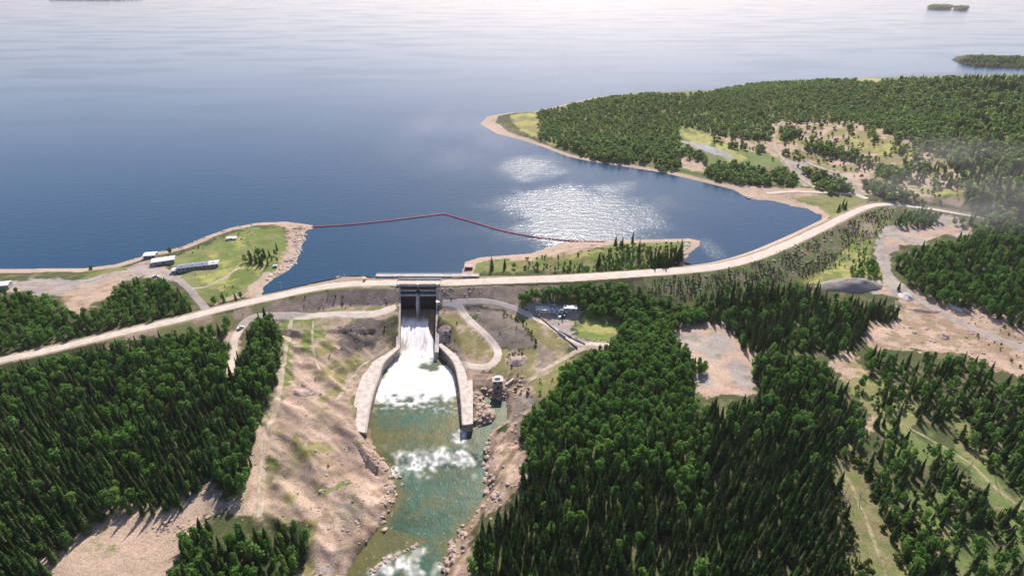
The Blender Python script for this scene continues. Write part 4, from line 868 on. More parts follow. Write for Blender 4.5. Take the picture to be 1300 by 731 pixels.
def along(poly_px, n_, spread, z):
    W_ = np.array([unproj(x, y, z) for x, y in poly_px]); L = np.r_[0, np.cumsum(np.hypot(*np.diff(W_, axis=0).T))]
    s = np.array([random.uniform(0, L[-1]) for _ in range(n_)])
    return [(float(np.interp(q, L, W_[:, 0])) + random.gauss(0, spread), float(np.interp(q, L, W_[:, 1])) + random.gauss(0, spread)) for q in s]
for pts, n_, spr, z, k, s0, s1, lb, gp in (
    (P('c2', (225, 270), (270, 320), (285, 380), (280, 480), (240, 550)), 60, 2.2, ZR, 'rock', .5, 1.5, 'pale angular boulder on the left bank below the basin', 'boulders on the left river bank'),
    (P('c2', (640, 230), (628, 300), (640, 380), (655, 430), (660, 470)), 46, 2.0, ZR, 'rock', .6, 1.8, 'pinkish boulder along the right river bank under the forest', 'boulders on the right river bank'),
    (P('d6', (250, 420), (320, 480), (340, 560), (270, 620)), 34, 2.8, ZR, 'rock', .6, 2.0, 'pale boulder on the rocky islet between basin wall and side pool', 'boulders between the wall and the side pool'),
    (P('c2', (190, 725), (270, 670), (380, 615)), 26, .9, ZR, 'rock', .5, 1.3, 'boulder in the rapid at the bottom of the photo', 'boulders in the lower rapid'),
    (P('c2', (480, 725), (500, 660), (560, 560)), 30, 1.8, ZR, 'rock', .6, 1.6, 'boulder on the right bank at the bottom of the photo', 'boulders on the lower right bank'),
    (P('c2', (290, 290), (380, 280), (460, 280), (520, 220), (560, 300)), 26, 1.6, ZR, 'greyrock', .5, 1.3, 'dark wet boulder in the white rapid below the basin', 'boulders in the upper rapid'),
    (P('c3', (1240, 120), (1240, 180), (1225, 230), (1180, 262), (1110, 305)), 46, 2.0, 0, 'whiterock', .6, 1.6, 'whitish boulder on the east edge of the grassy point', 'white boulders along the grassy point'),
    (P('c3', (640, 205), (760, 172), (900, 118), (1040, 82)), 24, 1.6, 0, 'rock', .5, 1.2, 'boulder on the lake beach of the grassy point', 'boulders on the lake beach'),
    (P('c5', (1190, 120), (1170, 180), (1120, 220)), 24, 2.0, 0, 'whiterock', .7, 1.6, 'whitish boulder below the spruces right of the small point', 'white boulders by the shore spruces'),
    (P('d6', (400, 300), (480, 360), (600, 270), (680, 330)), 26, 2.2, -19, 'rock', .5, 1.4, 'boulder scattered on the bank by the pump house', 'boulders by the pump house'),
    (P('d2', (540, 570), (600, 540), (640, 570), (600, 600)), 34, 2.6, -12, 'rock', .4, 1.1, 'boulder in the rubble at the top of the lower left clearing', 'rubble boulders in the left clearing'),
    (P('c8', (1000, 450), (1100, 480), (1180, 540)), 24, 4, -2, 'greyrock', .5, 1.5, 'grey boulder on the bare ground right of the grey road', 'boulders right of the grey road')):
    for x, y in along(pts, n_, spr, z):
        if H(x, y) < ZR - 1 and n_ not in (26,): pass
        o = boulder(x, y, random.uniform(s0, s1) , k, lb, gp)
        if H(x, y) < ZR: o.location.z = ZR + .1
        elif z == 0 and o.location.z < 0: o.location.z = .05
def heap(px, py, rx, ry, h, m, label, rz=0, seed=1, name='gravel_heap'):
    x, y, z = ground_at(px, py); nx2 = 36; v = []; f = []
    for i in range(14):
        t = i / 13
        for j in range(nx2):
            a = 2 * math.pi * j / nx2; nn = float(fbm(np.array(x + rx * t * math.cos(a) + seed * 10), np.array(y + ry * t * math.sin(a)), max(rx, ry) * .5, seed)) 
            zz = h * max(0, (1 - t ** 1.4)) * (.55 + .9 * nn) ; e = .85 + .3 * nn
            X_, Y_ = rx * t * e * math.cos(a), ry * t * e * math.sin(a); ca, sa = math.cos(rz), math.sin(rz)
            X2, Y2 = X_ * ca - Y_ * sa, X_ * sa + Y_ * ca
            v.append((X2, Y2, zz + H(x + X2, y + Y2) - z - (.3 if i == 13 else 0)))
    for i in range(13):
        for j in range(nx2): f.append((i * nx2 + j, i * nx2 + (j + 1) % nx2, (i + 1) * nx2 + (j + 1) % nx2, (i + 1) * nx2 + j))
    o = MB().add(v, f).build(name, m, None, True); o.location = (x, y, z); tag(o, label, 'heap')
heap(*P('c8', (545, 375))[0], 26, 11, 7, mat('grey_gravel', (.30, .27, .25), .95, var=.2, scale=.6, bump=.6, dist=.4, spec=.1), 'long grey gravel heap beyond the spruce stand on the right', R(-5), 3)
heap(*P('c8', (760, 418))[0], 5, 6, 2.5, M['whiterock'], 'whitish heap on the left edge of the grey road', 0, 5)
heap(*P('c8', (958, 455))[0], 4.5, 7, 3, M['whiterock'], 'whitish heap right of the grey road under the forest', 0, 6)
heap(*P('c8', (830, 470))[0], 11, 3.5, 2.0, M['rock'], 'low brown spoil heap in the bare construction ground', R(-20), 7)
heap(*P('c8', (905, 570))[0], 3, 5, 2.5, M['rock'], 'small brown heap in the middle of the bare construction ground', 0, 8)
heap(*P('c4', (430, 480))[0], 8, 5, 1.8, M['rock'], 'brown rubble mound on the left bank', R(20), 9)
heap(*P('c1', (1010, 550))[0], 8, 6, 2.4, M['rock'], 'brown brush topped mound between the gravel slope and the pump house', 0, 10)
heap(*P('c1', (615, 410))[0], 6, 6, 1.5, M['rock'], 'low brown mound just right of the spillway wall', 0, 11)

# ------------------------------------------------------------------ tree prototypes
def spruce(seed, slim=1.0):
    rr = random.Random(seed); mb = MB(); T_ = 13
    for k in range(T_):
        t = k / (T_ - 1); z = .10 + .86 * t; r = (.165 * (1 - t) ** .8 + .012) * slim * rr.uniform(.85, 1.12); nb = max(4, int(9 - 4 * t)); a0 = rr.uniform(0, 6)
        for j in range(nb):
            a = a0 + 2 * math.pi * j / nb + rr.uniform(-.25, .25); rl = r * rr.uniform(.65, 1.2); w = (.05 + .06 * (1 - t)) * rr.uniform(.8, 1.2)
            dx, dy = math.cos(a), math.sin(a); px_, py_ = -dy, dx; zr = z + .035
            mid = (dx * rl * .6, dy * rl * .6); tipz = z - .045 * rr.uniform(.5, 1.3)
            mb.add([(0, 0, zr), (mid[0] + px_ * w * .5, mid[1] + py_ * w * .5, z - .012), (dx * rl, dy * rl, tipz), (mid[0] - px_ * w * .5, mid[1] - py_ * w * .5, z - .012), (mid[0], mid[1], z + .018)],
                   [(0, 1, 4), (0, 4, 3), (1, 2, 4), (4, 2, 3)])
    mb.add([(0, 0, 1.02), (.012, 0, .93), (-.006, .01, .93), (-.006, -.01, .93)], [(0, 1, 2), (0, 2, 3), (0, 3, 1)])
    core = [(.09 * slim * math.cos(i * 1.047), .09 * slim * math.sin(i * 1.047), .12) for i in range(6)] + [(0, 0, .9)]
    mb.add(core, [(i, (i + 1) % 6, 6) for i in range(6)] + [(5, 4, 3, 2, 1, 0)])
    return mb
def leafy(seed, wide=1.0, low=.22, nq=300, lobes=9, q=.055):
    rr = random.Random(seed); mb = MB(); L = []
    for k in range(lobes):
        a = rr.uniform(0, 6.28); t = rr.uniform(0, 1); rad = .17 * wide * math.sin(math.pi * (.25 + .6 * t)) * rr.uniform(.4, 1.1)
        L.append((math.cos(a) * rad, math.sin(a) * rad, low + .12 + (.78 - low) * t, rr.uniform(.10, .165) * wide))
    L.append((0, 0, .86, .11 * wide)); L.append((0, 0, .55, .17 * wide))
    for i in range(nq):
        c = L[i % len(L)]; d = Vector((rr.gauss(0, 1), rr.gauss(0, 1), rr.gauss(0, 1) + .25)).normalized(); rr_ = c[3] * rr.uniform(.6, 1.08)
        p = Vector(c[:3]) + Vector((d.x, d.y, d.z * .9)) * rr_; nrm = (d + Vector((rr.gauss(0, .45), rr.gauss(0, .45), .55 + rr.gauss(0, .45)))).normalized()
        u = nrm.orthogonal().normalized(); u = Matrix.Rotation(rr.uniform(0, 6.28), 3, nrm) @ u; w = nrm.cross(u); s = q * rr.uniform(.6, 1.3)
        mb.add([p + u * s, p + w * s * .8, p - u * s, p - w * s * .8 - nrm * s * .3], [(0, 1, 2, 3)])
    return mb
def trunkmb(hh=.5, r=.014, limbs=0, seed=0):
    mb = MB(); mb.cyl((0, 0, -.05), (0, 0, hh), r, 6, r * .4); rr = random.Random(seed)
    for i in range(limbs):
        a = rr.uniform(0, 6.28); z = rr.uniform(.25, hh * .9); mb.cyl((0, 0, z), (math.cos(a) * .13, math.sin(a) * .13, z + .16), r * .45, 4, r * .2)
    return mb
def combo(parts, name):
    vs = []; fs = []; mi = []; mats = []
    for k, (mb, m) in enumerate(parts):
        n0 = len(vs); vs += mb.v; fs += [tuple(i + n0 for i in f) for f in mb.f]; mi += [k] * len(mb.f); mats.append(m)
    me = bpy.data.meshes.new(name); me.from_pydata(vs, [], fs)
    for m in mats: me.materials.append(m)
    me.polygons.foreach_set('material_index', mi); return me
NV = 5
SPC = [spruce(100 + i, [1, .85, 1.15, .95, 1.3][i]) for i in range(NV)]; LFC = [leafy(200 + i, [1.1, 1.3, .95, 1.2, 1.4][i], low=[.2, .15, .25, .1, .12][i]) for i in range(NV)]
BSC = [leafy(300 + i, 1.9, low=-.1, nq=120, lobes=7, q=.11) for i in range(3)]
HLC = [leafy(400 + i, [1.5, 1.8, 1.3][i], low=.05, nq=130, lobes=8, q=.1) for i in range(3)]
SPT = trunkmb(.9, .013); LFT = [trunkmb(.7, .015, 5, i) for i in range(NV)]
def cm(mb, n, m):
    me = bpy.data.meshes.new(n); me.from_pydata(mb.v, [], mb.f); me.materials.append(m); return me
mesh_sp = [cm(a, 'spruce_crown', M['spruce']) for a in SPC]; mesh_lf = [cm(a, 'broadleaf_crown', M['leaf']) for a in LFC]; mesh_bs = [cm(a, 'bush', M['bush']) for a in BSC]
mesh_spt = cm(SPT, 'spruce_trunk', M['bark']); mesh_lft = [cm(a, 'broadleaf_trunk', M['birchbark']) for a in LFT]
def coll(name, meshes):
    c = bpy.data.collections.new(name)
    for i, me in enumerate(meshes): c.objects.link(bpy.data.objects.new('%s_%02d' % (name, i), me))
    return c
COL = {'s': coll('spruce_kinds', [combo([(a, M['spruce']), (SPT, M['bark'])], 'spruce_whole') for a in SPC]),
       'l': coll('broadleaf_kinds', [combo([(a, M['leaf']), (b_, M['birchbark'])], 'broadleaf_whole') for a, b_ in zip(LFC, LFT)]),
       'b': coll('bush_kinds', [combo([(a, M['bush'])], 'bush_whole') for a in BSC]),
       'h': coll('hill_kinds', [combo([(a, M['hillleaf'])], 'hill_whole') for a in HLC] )}
def scatter_obj(name, pts, key, nvar, label, cat):
    me = bpy.data.meshes.new(name); n_ = len(pts); A = np.array(pts, np.float32)
    me.vertices.add(n_); me.vertices.foreach_set('co', A[:, :3].ravel())
    r = me.attributes.new('rot', 'FLOAT_VECTOR', 'POINT'); rv = np.zeros((n_, 3), np.float32); rv[:, 2] = rng.uniform(0, 6.28, n_); rv[:, :2] = rng.normal(0, .035, (n_, 2)); r.data.foreach_set('vector', rv.ravel())
    s = me.attributes.new('scl', 'FLOAT_VECTOR', 'POINT'); w = A[:, 3] * A[:, 4]; s.data.foreach_set('vector', np.stack([w, w, A[:, 3]], 1).astype(np.float32).ravel())
    ii = me.attributes.new('idx', 'INT', 'POINT'); ii.data.foreach_set('value', rng.integers(0, nvar, n_).astype(np.int32))
    o = link(bpy.data.objects.new(name, me))
    ng = bpy.data.node_groups.new(name, 'GeometryNodeTree'); ng.interface.new_socket('Geometry', in_out='INPUT', socket_type='NodeSocketGeometry'); ng.interface.new_socket('Geometry', in_out='OUTPUT', socket_type='NodeSocketGeometry')
    N = ng.nodes; gi = N.new('NodeGroupInput'); go = N.new('NodeGroupOutput'); ip = N.new('GeometryNodeInstanceOnPoints'); cif = N.new('GeometryNodeCollectionInfo')
    cif.inputs['Collection'].default_value = COL[key]; cif.inputs['Separate Children'].default_value = True; cif.inputs['Reset Children'].default_value = True
    def na(nm, t):
        q = N.new('GeometryNodeInputNamedAttribute'); q.data_type = t; q.inputs[0].default_value = nm; return q.outputs[0]
    Lk = ng.links.new; Lk(gi.outputs[0], ip.inputs['Points']); Lk(cif.outputs[0], ip.inputs['Instance']); ip.inputs['Pick Instance'].default_value = True
    Lk(na('idx', 'INT'), ip.inputs['Instance Index']); Lk(na('rot', 'FLOAT_VECTOR'), ip.inputs['Rotation']); Lk(na('scl', 'FLOAT_VECTOR'), ip.inputs['Scale']); Lk(ip.outputs[0], go.inputs[0])
    md = o.modifiers.new('scatter', 'NODES'); md.node_group = ng
    return tag(o, label, cat, None, 'stuff')

# ------------------------------------------------------------------ where trees grow (areas traced over the ground)
# (polygon, spacing m, chance, share of spruce, height lo, hi, area id)
F = [
 ([(-700, 520), (-200, 505), (0, 466), (60, 455), (130, 440), (175, 430), (230, 420), (288, 432), (293, 470), (290, 505), (284, 560), (268, 588), (245, 612), (225, 634), (190, 640), (140, 638), (95, 668), (55, 712), (30, 760), (-100, 950), (-700, 950)], 3.3, .93, None, 8.5, 13.5, 'the dense forest left of the river'),
 (P('c4', (150, 150), (200, 95), (240, 75), (290, 110), (310, 200), (305, 270), (275, 400), (230, 520), (180, 600), (150, 700), (130, 900), (70, 960), (0, 930), (-40, 860), (30, 720), (50, 560), (60, 420), (80, 300)), 3.4, .97, .55, 9, 14, 'the narrow tree belt left of the dirt track'),
 (P('d2', (660, 520), (700, 520), (740, 600), (820, 560), (880, 560), (960, 545), (1000, 545), (1060, 570), (1020, 640), (980, 731), (960, 850), (500, 850), (590, 700), (620, 600)), 3.6, .9, .5, 9, 14, 'the tree clump at the bottom left of the river'),
 (P('c3', (-300, 370), (0, 350), (80, 345), (240, 385), (262, 440), (370, 438), (460, 380), (480, 330), (560, 310), (680, 300), (740, 350), (800, 410), (790, 440), (560, 488), (400, 535), (200, 578), (0, 625), (-300, 680)), 4.0, .93, .15, 7, 12, 'the wood by the left lake shore'),
 (P('c3', (600, 545), (760, 505), (950, 468), (965, 490), (880, 550), (900, 600), (935, 731), (0, 731), (0, 690), (250, 625), (380, 600), (430, 640), (480, 610), (590, 595)), 3.9, .9, .3, 7, 12, 'the wood below the crest road on the left'),
 ([(560, 990), (590, 760), (598, 700), (612, 668), (648, 640), (664, 605), (666, 560), (664, 525), (690, 505), (712, 480), (722, 462), (760, 445), (800, 440), (840, 420), (847, 424), (873, 444), (886, 470), (882, 506), (945, 507), (974, 492), (972, 455), (1010, 450), (1050, 465), (1083, 500), (1088, 530), (1050, 590), (1060, 640), (1085, 731), (1100, 990)], 3.3, .93, None, 8, 13, 'the dense forest right of the river'),
 (P('d4', (480, 180), (600, 200), (640, 240), (760, 300), (840, 330), (900, 420), (1041, 560), (1300, 750), (1300, 1400), (600, 1400), (560, 620), (570, 540), (530, 420), (480, 330), (440, 420), (400, 360)), 4.0, .66, .6, 5, 12.5, 'the open forest at the lower right'),
 (P('d4', (380, 320), (440, 320), (560, 420), (700, 600), (760, 760), (420, 760), (440, 600)), 4.4, .62, .55, 4, 11, 'the strip by the narrow track'),
 (P('d4', (440, 90), (560, 60), (820, 150), (960, 440), (1041, 520), (1041, 620), (860, 350), (700, 250), (560, 200)), 4.8, .62, .5, 4, 11, 'the strip by the right track'),
 (P('d4', (850, 150), (960, 80), (1041, 60), (1400, 100), (1400, 700), (1041, 500), (950, 420), (910, 280)), 3.9, .8, .6, 7, 13, 'the wood at the right edge'),
 (P('d4', (480, 10), (520, -10), (640, 0), (900, 0), (960, 60), (880, 150), (830, 160), (760, 140), (700, 130), (620, 100), (560, 60)), 3.9, .75, .6, 6, 12, 'the wood below the bare construction ground'),
 (P('c8', (-60, 430), (0, 400), (180, 350), (300, 360), (440, 375), (460, 410), (600, 420), (740, 440), (720, 485), (620, 480), (590, 560), (540, 600), (420, 590), (260, 600), (190, 600), (130, 570), (50, 490), (-60, 470)), 3.7, .93, .75, 8, 13, 'the spruce stand below the right part of the dam'),
 (P('c8', (180, 640), (240, 610), (300, 620), (360, 660), (480, 690), (500, 740), (200, 760)), 3.9, .9, .5, 9, 13, 'the spruce stand below the right part of the dam'),
 (P('c8', (690, 260), (830, 225), (960, 190), (1020, 160), (1218, 130), (1700, 160), (1700, 640), (1218, 500), (1100, 448), (950, 415), (820, 388), (740, 350), (700, 300)), 4.4, .95, .35, 9, 14, 'the dark wood above the grey road'),
 (P('c5', (325, 370), (420, 345), (600, 325), (740, 318), (860, 335), (890, 340), (1000, 385), (1200, 440), (1300, 420), (1350, 480), (1200, 500), (1110, 545), (1000, 590), (830, 600), (830, 560), (870, 510), (860, 485), (640, 440), (325, 425)), 3.1, .95, .08, 7, 11, 'the leafy belt along the foot of the dam'),
 (P('c5', (600, 731), (780, 650), (830, 605), (1110, 560), (1130, 620), (1270, 700), (1300, 760), (600, 760)), 3.9, .95, .15, 8, 12, 'the leafy upper edge of the forest'),
 (P('c5', (505, 215), (560, 210), (720, 225), (770, 210), (750, 150), (820, 120), (1000, 120), (1010, 240), (505, 252)), 3.4, .7, .12, 3, 6.5, 'the small point beside the dam'),
 (P('c5', (1005, 160), (1040, 150), (1100, 140), (1195, 125), (1180, 160), (1110, 190), (1090, 235), (1005, 240)), 3.6, .95, .85, 10, 14, 'the spruce group on the small point beside the dam'),
 (P('c3', (990, 205), (1040, 170), (1150, 160), (1150, 230), (1100, 240), (1000, 230)), 4.2, .6, .6, 5, 9, 'the spruce clump on the grassy point'),
 (P('c3', (860, 390), (900, 350), (950, 350), (1020, 365), (940, 410), (870, 412)), 4, .5, .5, 5, 8, 'the clump by the crest road'),
 (P('c3', (740, 195), (900, 140), (1040, 100), (1090, 100), (1000, 130), (850, 175), (750, 220)), 4.5, .3, 0, 1.5, 3, 'x'),
 (P('c8', (530, 300), (600, 260), (650, 260), (680, 340), (560, 340)), 4, .9, 0, 5, 8, 'the leafy clump by the gravel road bend'),
 (P('c8', (715, 120), (760, 75), (850, 85), (890, 95), (885, 115), (840, 135)), 3.8, .95, .3, 6, 10, 'the wood island by the road fork'),
 (P('c8', (920, 105), (1060, 105), (1100, 130), (1010, 150), (960, 130)), 4.4, .5, .5, 6, 10, 'the dark wood above the grey road'),
 (P('c7', (510, 640), (540, 620), (565, 640), (550, 665), (520, 665)), 4, .9, .5, 6, 9, 'the clump inside the road fork'),
]
HF = [  # the far hill
 ([(683, 141), (700, 138), (755, 125), (800, 120), (900, 116), (960, 106), (1050, 103), (1161, 100), (1230, 98), (1300, 97), (1900, 93), (1900, 330), (1400, 300), (1300, 262), (1240, 262), (1230, 249), (1222, 220), (1200, 200), (1152, 172), (1076, 150), (1041, 152), (984, 154), (978, 175), (915, 170), (889, 160), (861, 158), (863, 178), (860, 200), (789, 205), (751, 198), (726, 186), (686, 174)], 6.3, .93),
 (P('c6', (950, 480), (1060, 460), (1200, 500), (1200, 545), (1060, 535), (960, 520)), 6.3, .9), (P('c6', (840, 395), (950, 440), (945, 460), (850, 430)), 6.3, .8), (P('c6', (740, 440), (840, 460), (840, 495), (750, 485)), 6.3, .8),
 (P('c7', (280, 320), (340, 310), (370, 340), (300, 370)), 6, .8), (P('c7', (380, 370), (480, 380), (640, 440), (660, 470), (560, 450), (400, 410)), 6, .75),
 (P('c7', (380, 490), (440, 500), (560, 540), (600, 580), (500, 580), (420, 540)), 6, .85), (P('c7', (630, 540), (700, 550), (860, 600), (900, 640), (740, 600), (640, 575)), 6, .85),
 (P('c7', (660, 480), (800, 450), (1000, 500), (1040, 560), (900, 560), (700, 530)), 6.4, .55), (P('c7', (250, 500), (300, 480), (360, 530), (350, 550), (270, 540)), 6, .8),
 (P('c7', (1050, 600), (1300, 560), (1300, 731), (1150, 700), (1080, 640)), 6.4, .8), (P('c7', (480, 280), (800, 340), (1000, 480), (800, 440), (600, 340)), 7, .3), (P('c7', (0, 350), (240, 400), (420, 450), (100, 400)), 7, .3),
 ([(1225, 71), (1262, 71.5), (1300, 72.5), (1700, 74), (1700, 80), (1300, 78), (1250, 76), (1228, 73)], 9, .9),
 ([(1230, 82), (1300, 84), (1700, 86), (1700, 87), (1300, 87), (1230, 84)], 7, .9),
 ([(1213, 79), (1222, 74), (1300, 73), (1700, 75), (1700, 86), (1300, 86), (1240, 83)], 7.5, .75),
]
def cells(poly, s):
    px = np.array([p[0] for p in poly]); py = np.array([p[1] for p in poly])
    W_ = [unproj(a, b_, z) for a, b_ in poly for z in (-26, 0, 50)]; xs = [w[0] for w in W_]; ys = [w[1] for w in W_]
    X_, Y_ = np.meshgrid(np.arange(math.floor(max(min(xs), -900) / s) * s, min(max(xs), 2600), s), np.arange(math.floor(max(min(ys), 66) / s) * s, min(max(ys), 2500), s))
    X_ = X_.ravel() + rng.uniform(-.42, .42, X_.size) * s; Y_ = Y_.ravel() + rng.uniform(-.42, .42, Y_.size) * s
    return X_, Y_
clear_px = [P('c7', (235, 118), (390, 116), (392, 132), (240, 136)), P('c7', (490, 115), (700, 125), (700, 145), (600, 138))]
roads_w = [np.array(o.data.vertices[i].co[:2]) for o in C.objects if o.get('kind') == 'structure' and o.name.split('.')[0].endswith(('road', 'track')) for i in range(0, len(o.data.vertices), 1) if i % 9 == 4]
RW = np.array(roads_w); rgrid = set((int(a // 4), int(b_ // 4)) for a, b_ in RW)
def offroad(x, y, far=False):
    cx, cy = int(x // 4), int(y // 4)
    return not any((cx + a, cy + b_) in rgrid for a in (-1, 0, 1) for b_ in (-1, 0, 1)) if not far else (cx, cy) not in rgrid
shore_d = lambda x, y: segdist(x, y, shore)
trees = {'s': [], 'l': [], 'b': [], 'h': [], 'hs': []}
for poly, s, ch, shr, h0, h1, area in F:
    X_, Y_ = cells(poly, s); Z_ = samp(X_, Y_); px, py = proj(X_, Y_, Z_ + (h0 + h1) * .36)
    k = inside(px + (fbm(X_, Y_, 9, 501) - .5) * 12, py + (fbm(X_, Y_, 9, 503) - .5) * 9, poly) & (rng.uniform(0, 1, X_.size) < ch)
    k &= (Z_ > ZR + .6) & ~(inside(X_, Y_, lake_poly) | ((shore_d(X_, Y_) < 2) & ~dam_down(X_, Y_, None)))
    clump = fbm(X_, Y_, 26, 510); k &= segdist(X_, Y_, crest) > 9
    for bx_, by_, br_ in BLD: k &= ~((np.abs(X_ - bx_) < br_ * .6 + 3) & (Y_ - by_ < 6) & (Y_ - by_ > -20))
    for x, y, z, cl_, a, b_ in zip(X_[k], Y_[k], Z_[k], clump[k], px[k], py[k]):
        if not offroad(x, y, s < 3.5): continue
        if shr is None:
            if x < -100: sh_ = .9 if b_ > 530 else .35 + .5 * (b_ - 440) / 90
            else: sh_ = (.18 if b_ < 540 else .18 + .75 * min(1, (b_ - 540) / 70)) + (.55 if a > 900 else 0)
            if cl_ > .60: sh_ -= .5
        else: sh_ = shr
        isS = random.random() < sh_ ; h = random.uniform(h0 * .8, h1 * 1.08) * (1 if isS else .86) * (.85 + .3 * cl_)
        if area == 'x': trees['b'].append((x, y, z, h * .9, 1, area)); continue
        trees['s' if isS else 'l'].append((x, y, z, h, random.uniform(.75, 1.15) if isS else random.uniform(.62, .98) * (1.35 if s < 3.2 or h1 < 8 else 1), area))
for poly, s, ch in HF:
    X_, Y_ = cells(poly, s * .92); Z_ = samp(X_, Y_); px, py = proj(X_, Y_, Z_ + 4)
    k = inside(px + (fbm(X_, Y_, 14, 521) - .5) * 6, py + (fbm(X_, Y_, 14, 523) - .5) * 3, poly) & (rng.uniform(0, 1, X_.size) < ch) & (Z_ > .3)
    for c_ in clear_px: k &= ~inside(px, py, c_)
    for q in isles: k &= ~inside(X_, Y_, q)
    dk = (fbm(X_, Y_, 90, 530) + .5 * ss(1080, 1250, px)) > rng.uniform(.62, 1.2, X_.size)  # more dark spruces to the right, darkening the hill in place of cloud shade
    for x, y, z, d_ in zip(X_[k], Y_[k], Z_[k], dk[k]):
        if not offroad(x, y, True): continue
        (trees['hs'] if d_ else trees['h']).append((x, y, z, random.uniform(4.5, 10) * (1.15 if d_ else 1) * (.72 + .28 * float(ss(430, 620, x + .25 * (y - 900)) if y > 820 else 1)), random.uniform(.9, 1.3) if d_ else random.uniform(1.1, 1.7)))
# shrubs on the right dam face, clearing scrub, bank scrub
SB = [(P('c8', (0, 325), (300, 235), (560, 112), (650, 78), (715, 75), (700, 130), (650, 180), (560, 200), (450, 310), (340, 360), (200, 400), (0, 430), (-250, 400), (-250, 350)), 2.4, .75, .9, 2.1),
      (P('c8', (440, 320), (560, 210), (650, 200), (620, 250), (560, 300)), 3.2, .35, 1, 2.4),
      (P('c7', (240, 310), (450, 290), (560, 280), (800, 350), (1000, 480), (1050, 600), (800, 620), (600, 580), (420, 560), (300, 470), (0, 400), (0, 350)), 8, .5, 2, 5),
      (P('c4', (170, 90), (900, 100), (860, 400), (760, 700), (400, 1100), (250, 1000), (330, 300)), 6, .10, .5, 1.5),
      (P('c1', (590, 230), (1290, 300), (1290, 731), (900, 640), (700, 540)), 5, .16, .6, 1.6),
      (P('c1', (850, 270), (960, 290), (1060, 340), (1120, 420), (1130, 500), (1100, 480), (1100, 430), (1040, 350), (940, 300)), 2.6, .8, 1, 2.2),
      (P('c1', (740, 240), (760, 245), (800, 320), (870, 400), (860, 410), (780, 320)), 2.6, .6, 1, 2), (P('c1', (280, 370), (345, 345), (345, 430), (280, 440)), 2.6, .8, 1, 2.2),
      (P('d2', (840, 400), (890, 380), (890, 480), (850, 480)), 3, .7, 1, 2.4), (P('d4', (380, 330), (480, 330), (640, 450), (760, 600), (840, 760), (420, 760), (440, 600)), 2.2, .9, 1, 3.5),
      (P('d4', (440, 80), (700, 130), (660, 240), (520, 180)), 3, .5, 1, 3), (P('d4', (820, 150), (900, 180), (900, 280), (960, 450), (1041, 520), (1041, 600), (900, 430), (820, 300)), 2.8, .6, 1, 3.5), (P('c3', (215, 235), (1150, 90), (1180, 200), (880, 420), (700, 260)), 5, .22, .5, 1.6), (P('c5', (330, 200), (760, 150), (1180, 110), (1000, 240), (330, 262)), 3.5, .5, .8, 2.6), (P('d4', (560, 200), (900, 120), (1041, 200), (1041, 731), (560, 731)), 3.4, .5, 1, 3.2), (P('c8', (1000, 430), (1218, 500), (1218, 700), (1100, 640), (1000, 560)), 5, .3, 1, 2.5),
      (P('c3', (200, 590), (560, 510), (860, 445), (1300, 360), (1600, 385), (1600, 430), (1060, 465), (560, 560)), 4, .3, .8, 2.2), (P('c1', (590, 370), (650, 370), (660, 430), (625, 460), (590, 430)), 2.2, .9, 1, 2.4), (P('c1', (960, 520), (1050, 500), (1070, 570), (1010, 600), (965, 575)), 2.2, .8, .8, 2), (P('d6', (580, 330), (700, 350), (640, 400), (560, 380)), 3, .8, 1.2, 2.6)]
for poly, s, ch, h0, h1 in SB:
    X_, Y_ = cells(poly, s); Z_ = samp(X_, Y_); px, py = proj(X_, Y_, Z_)
    k = inside(px, py, poly) & (rng.uniform(0, 1, X_.size) < ch * 1.6 * ss(.3, .6, fbm(X_, Y_, 12, 540))) & (Z_ > ZR + .5) & ~inside(X_, Y_, lake_poly)
    t_ = (X_ > XL(Y_) - 4) & (X_ < XR(Y_) + 4) & (Y_ > 340); k &= ~t_
    for x, y, z in zip(X_[k], Y_[k], Z_[k]):
        if offroad(x, y): trees['b'].append((x, y, z, random.uniform(h0, h1), random.uniform(.8, 1.3), 'scrub'))
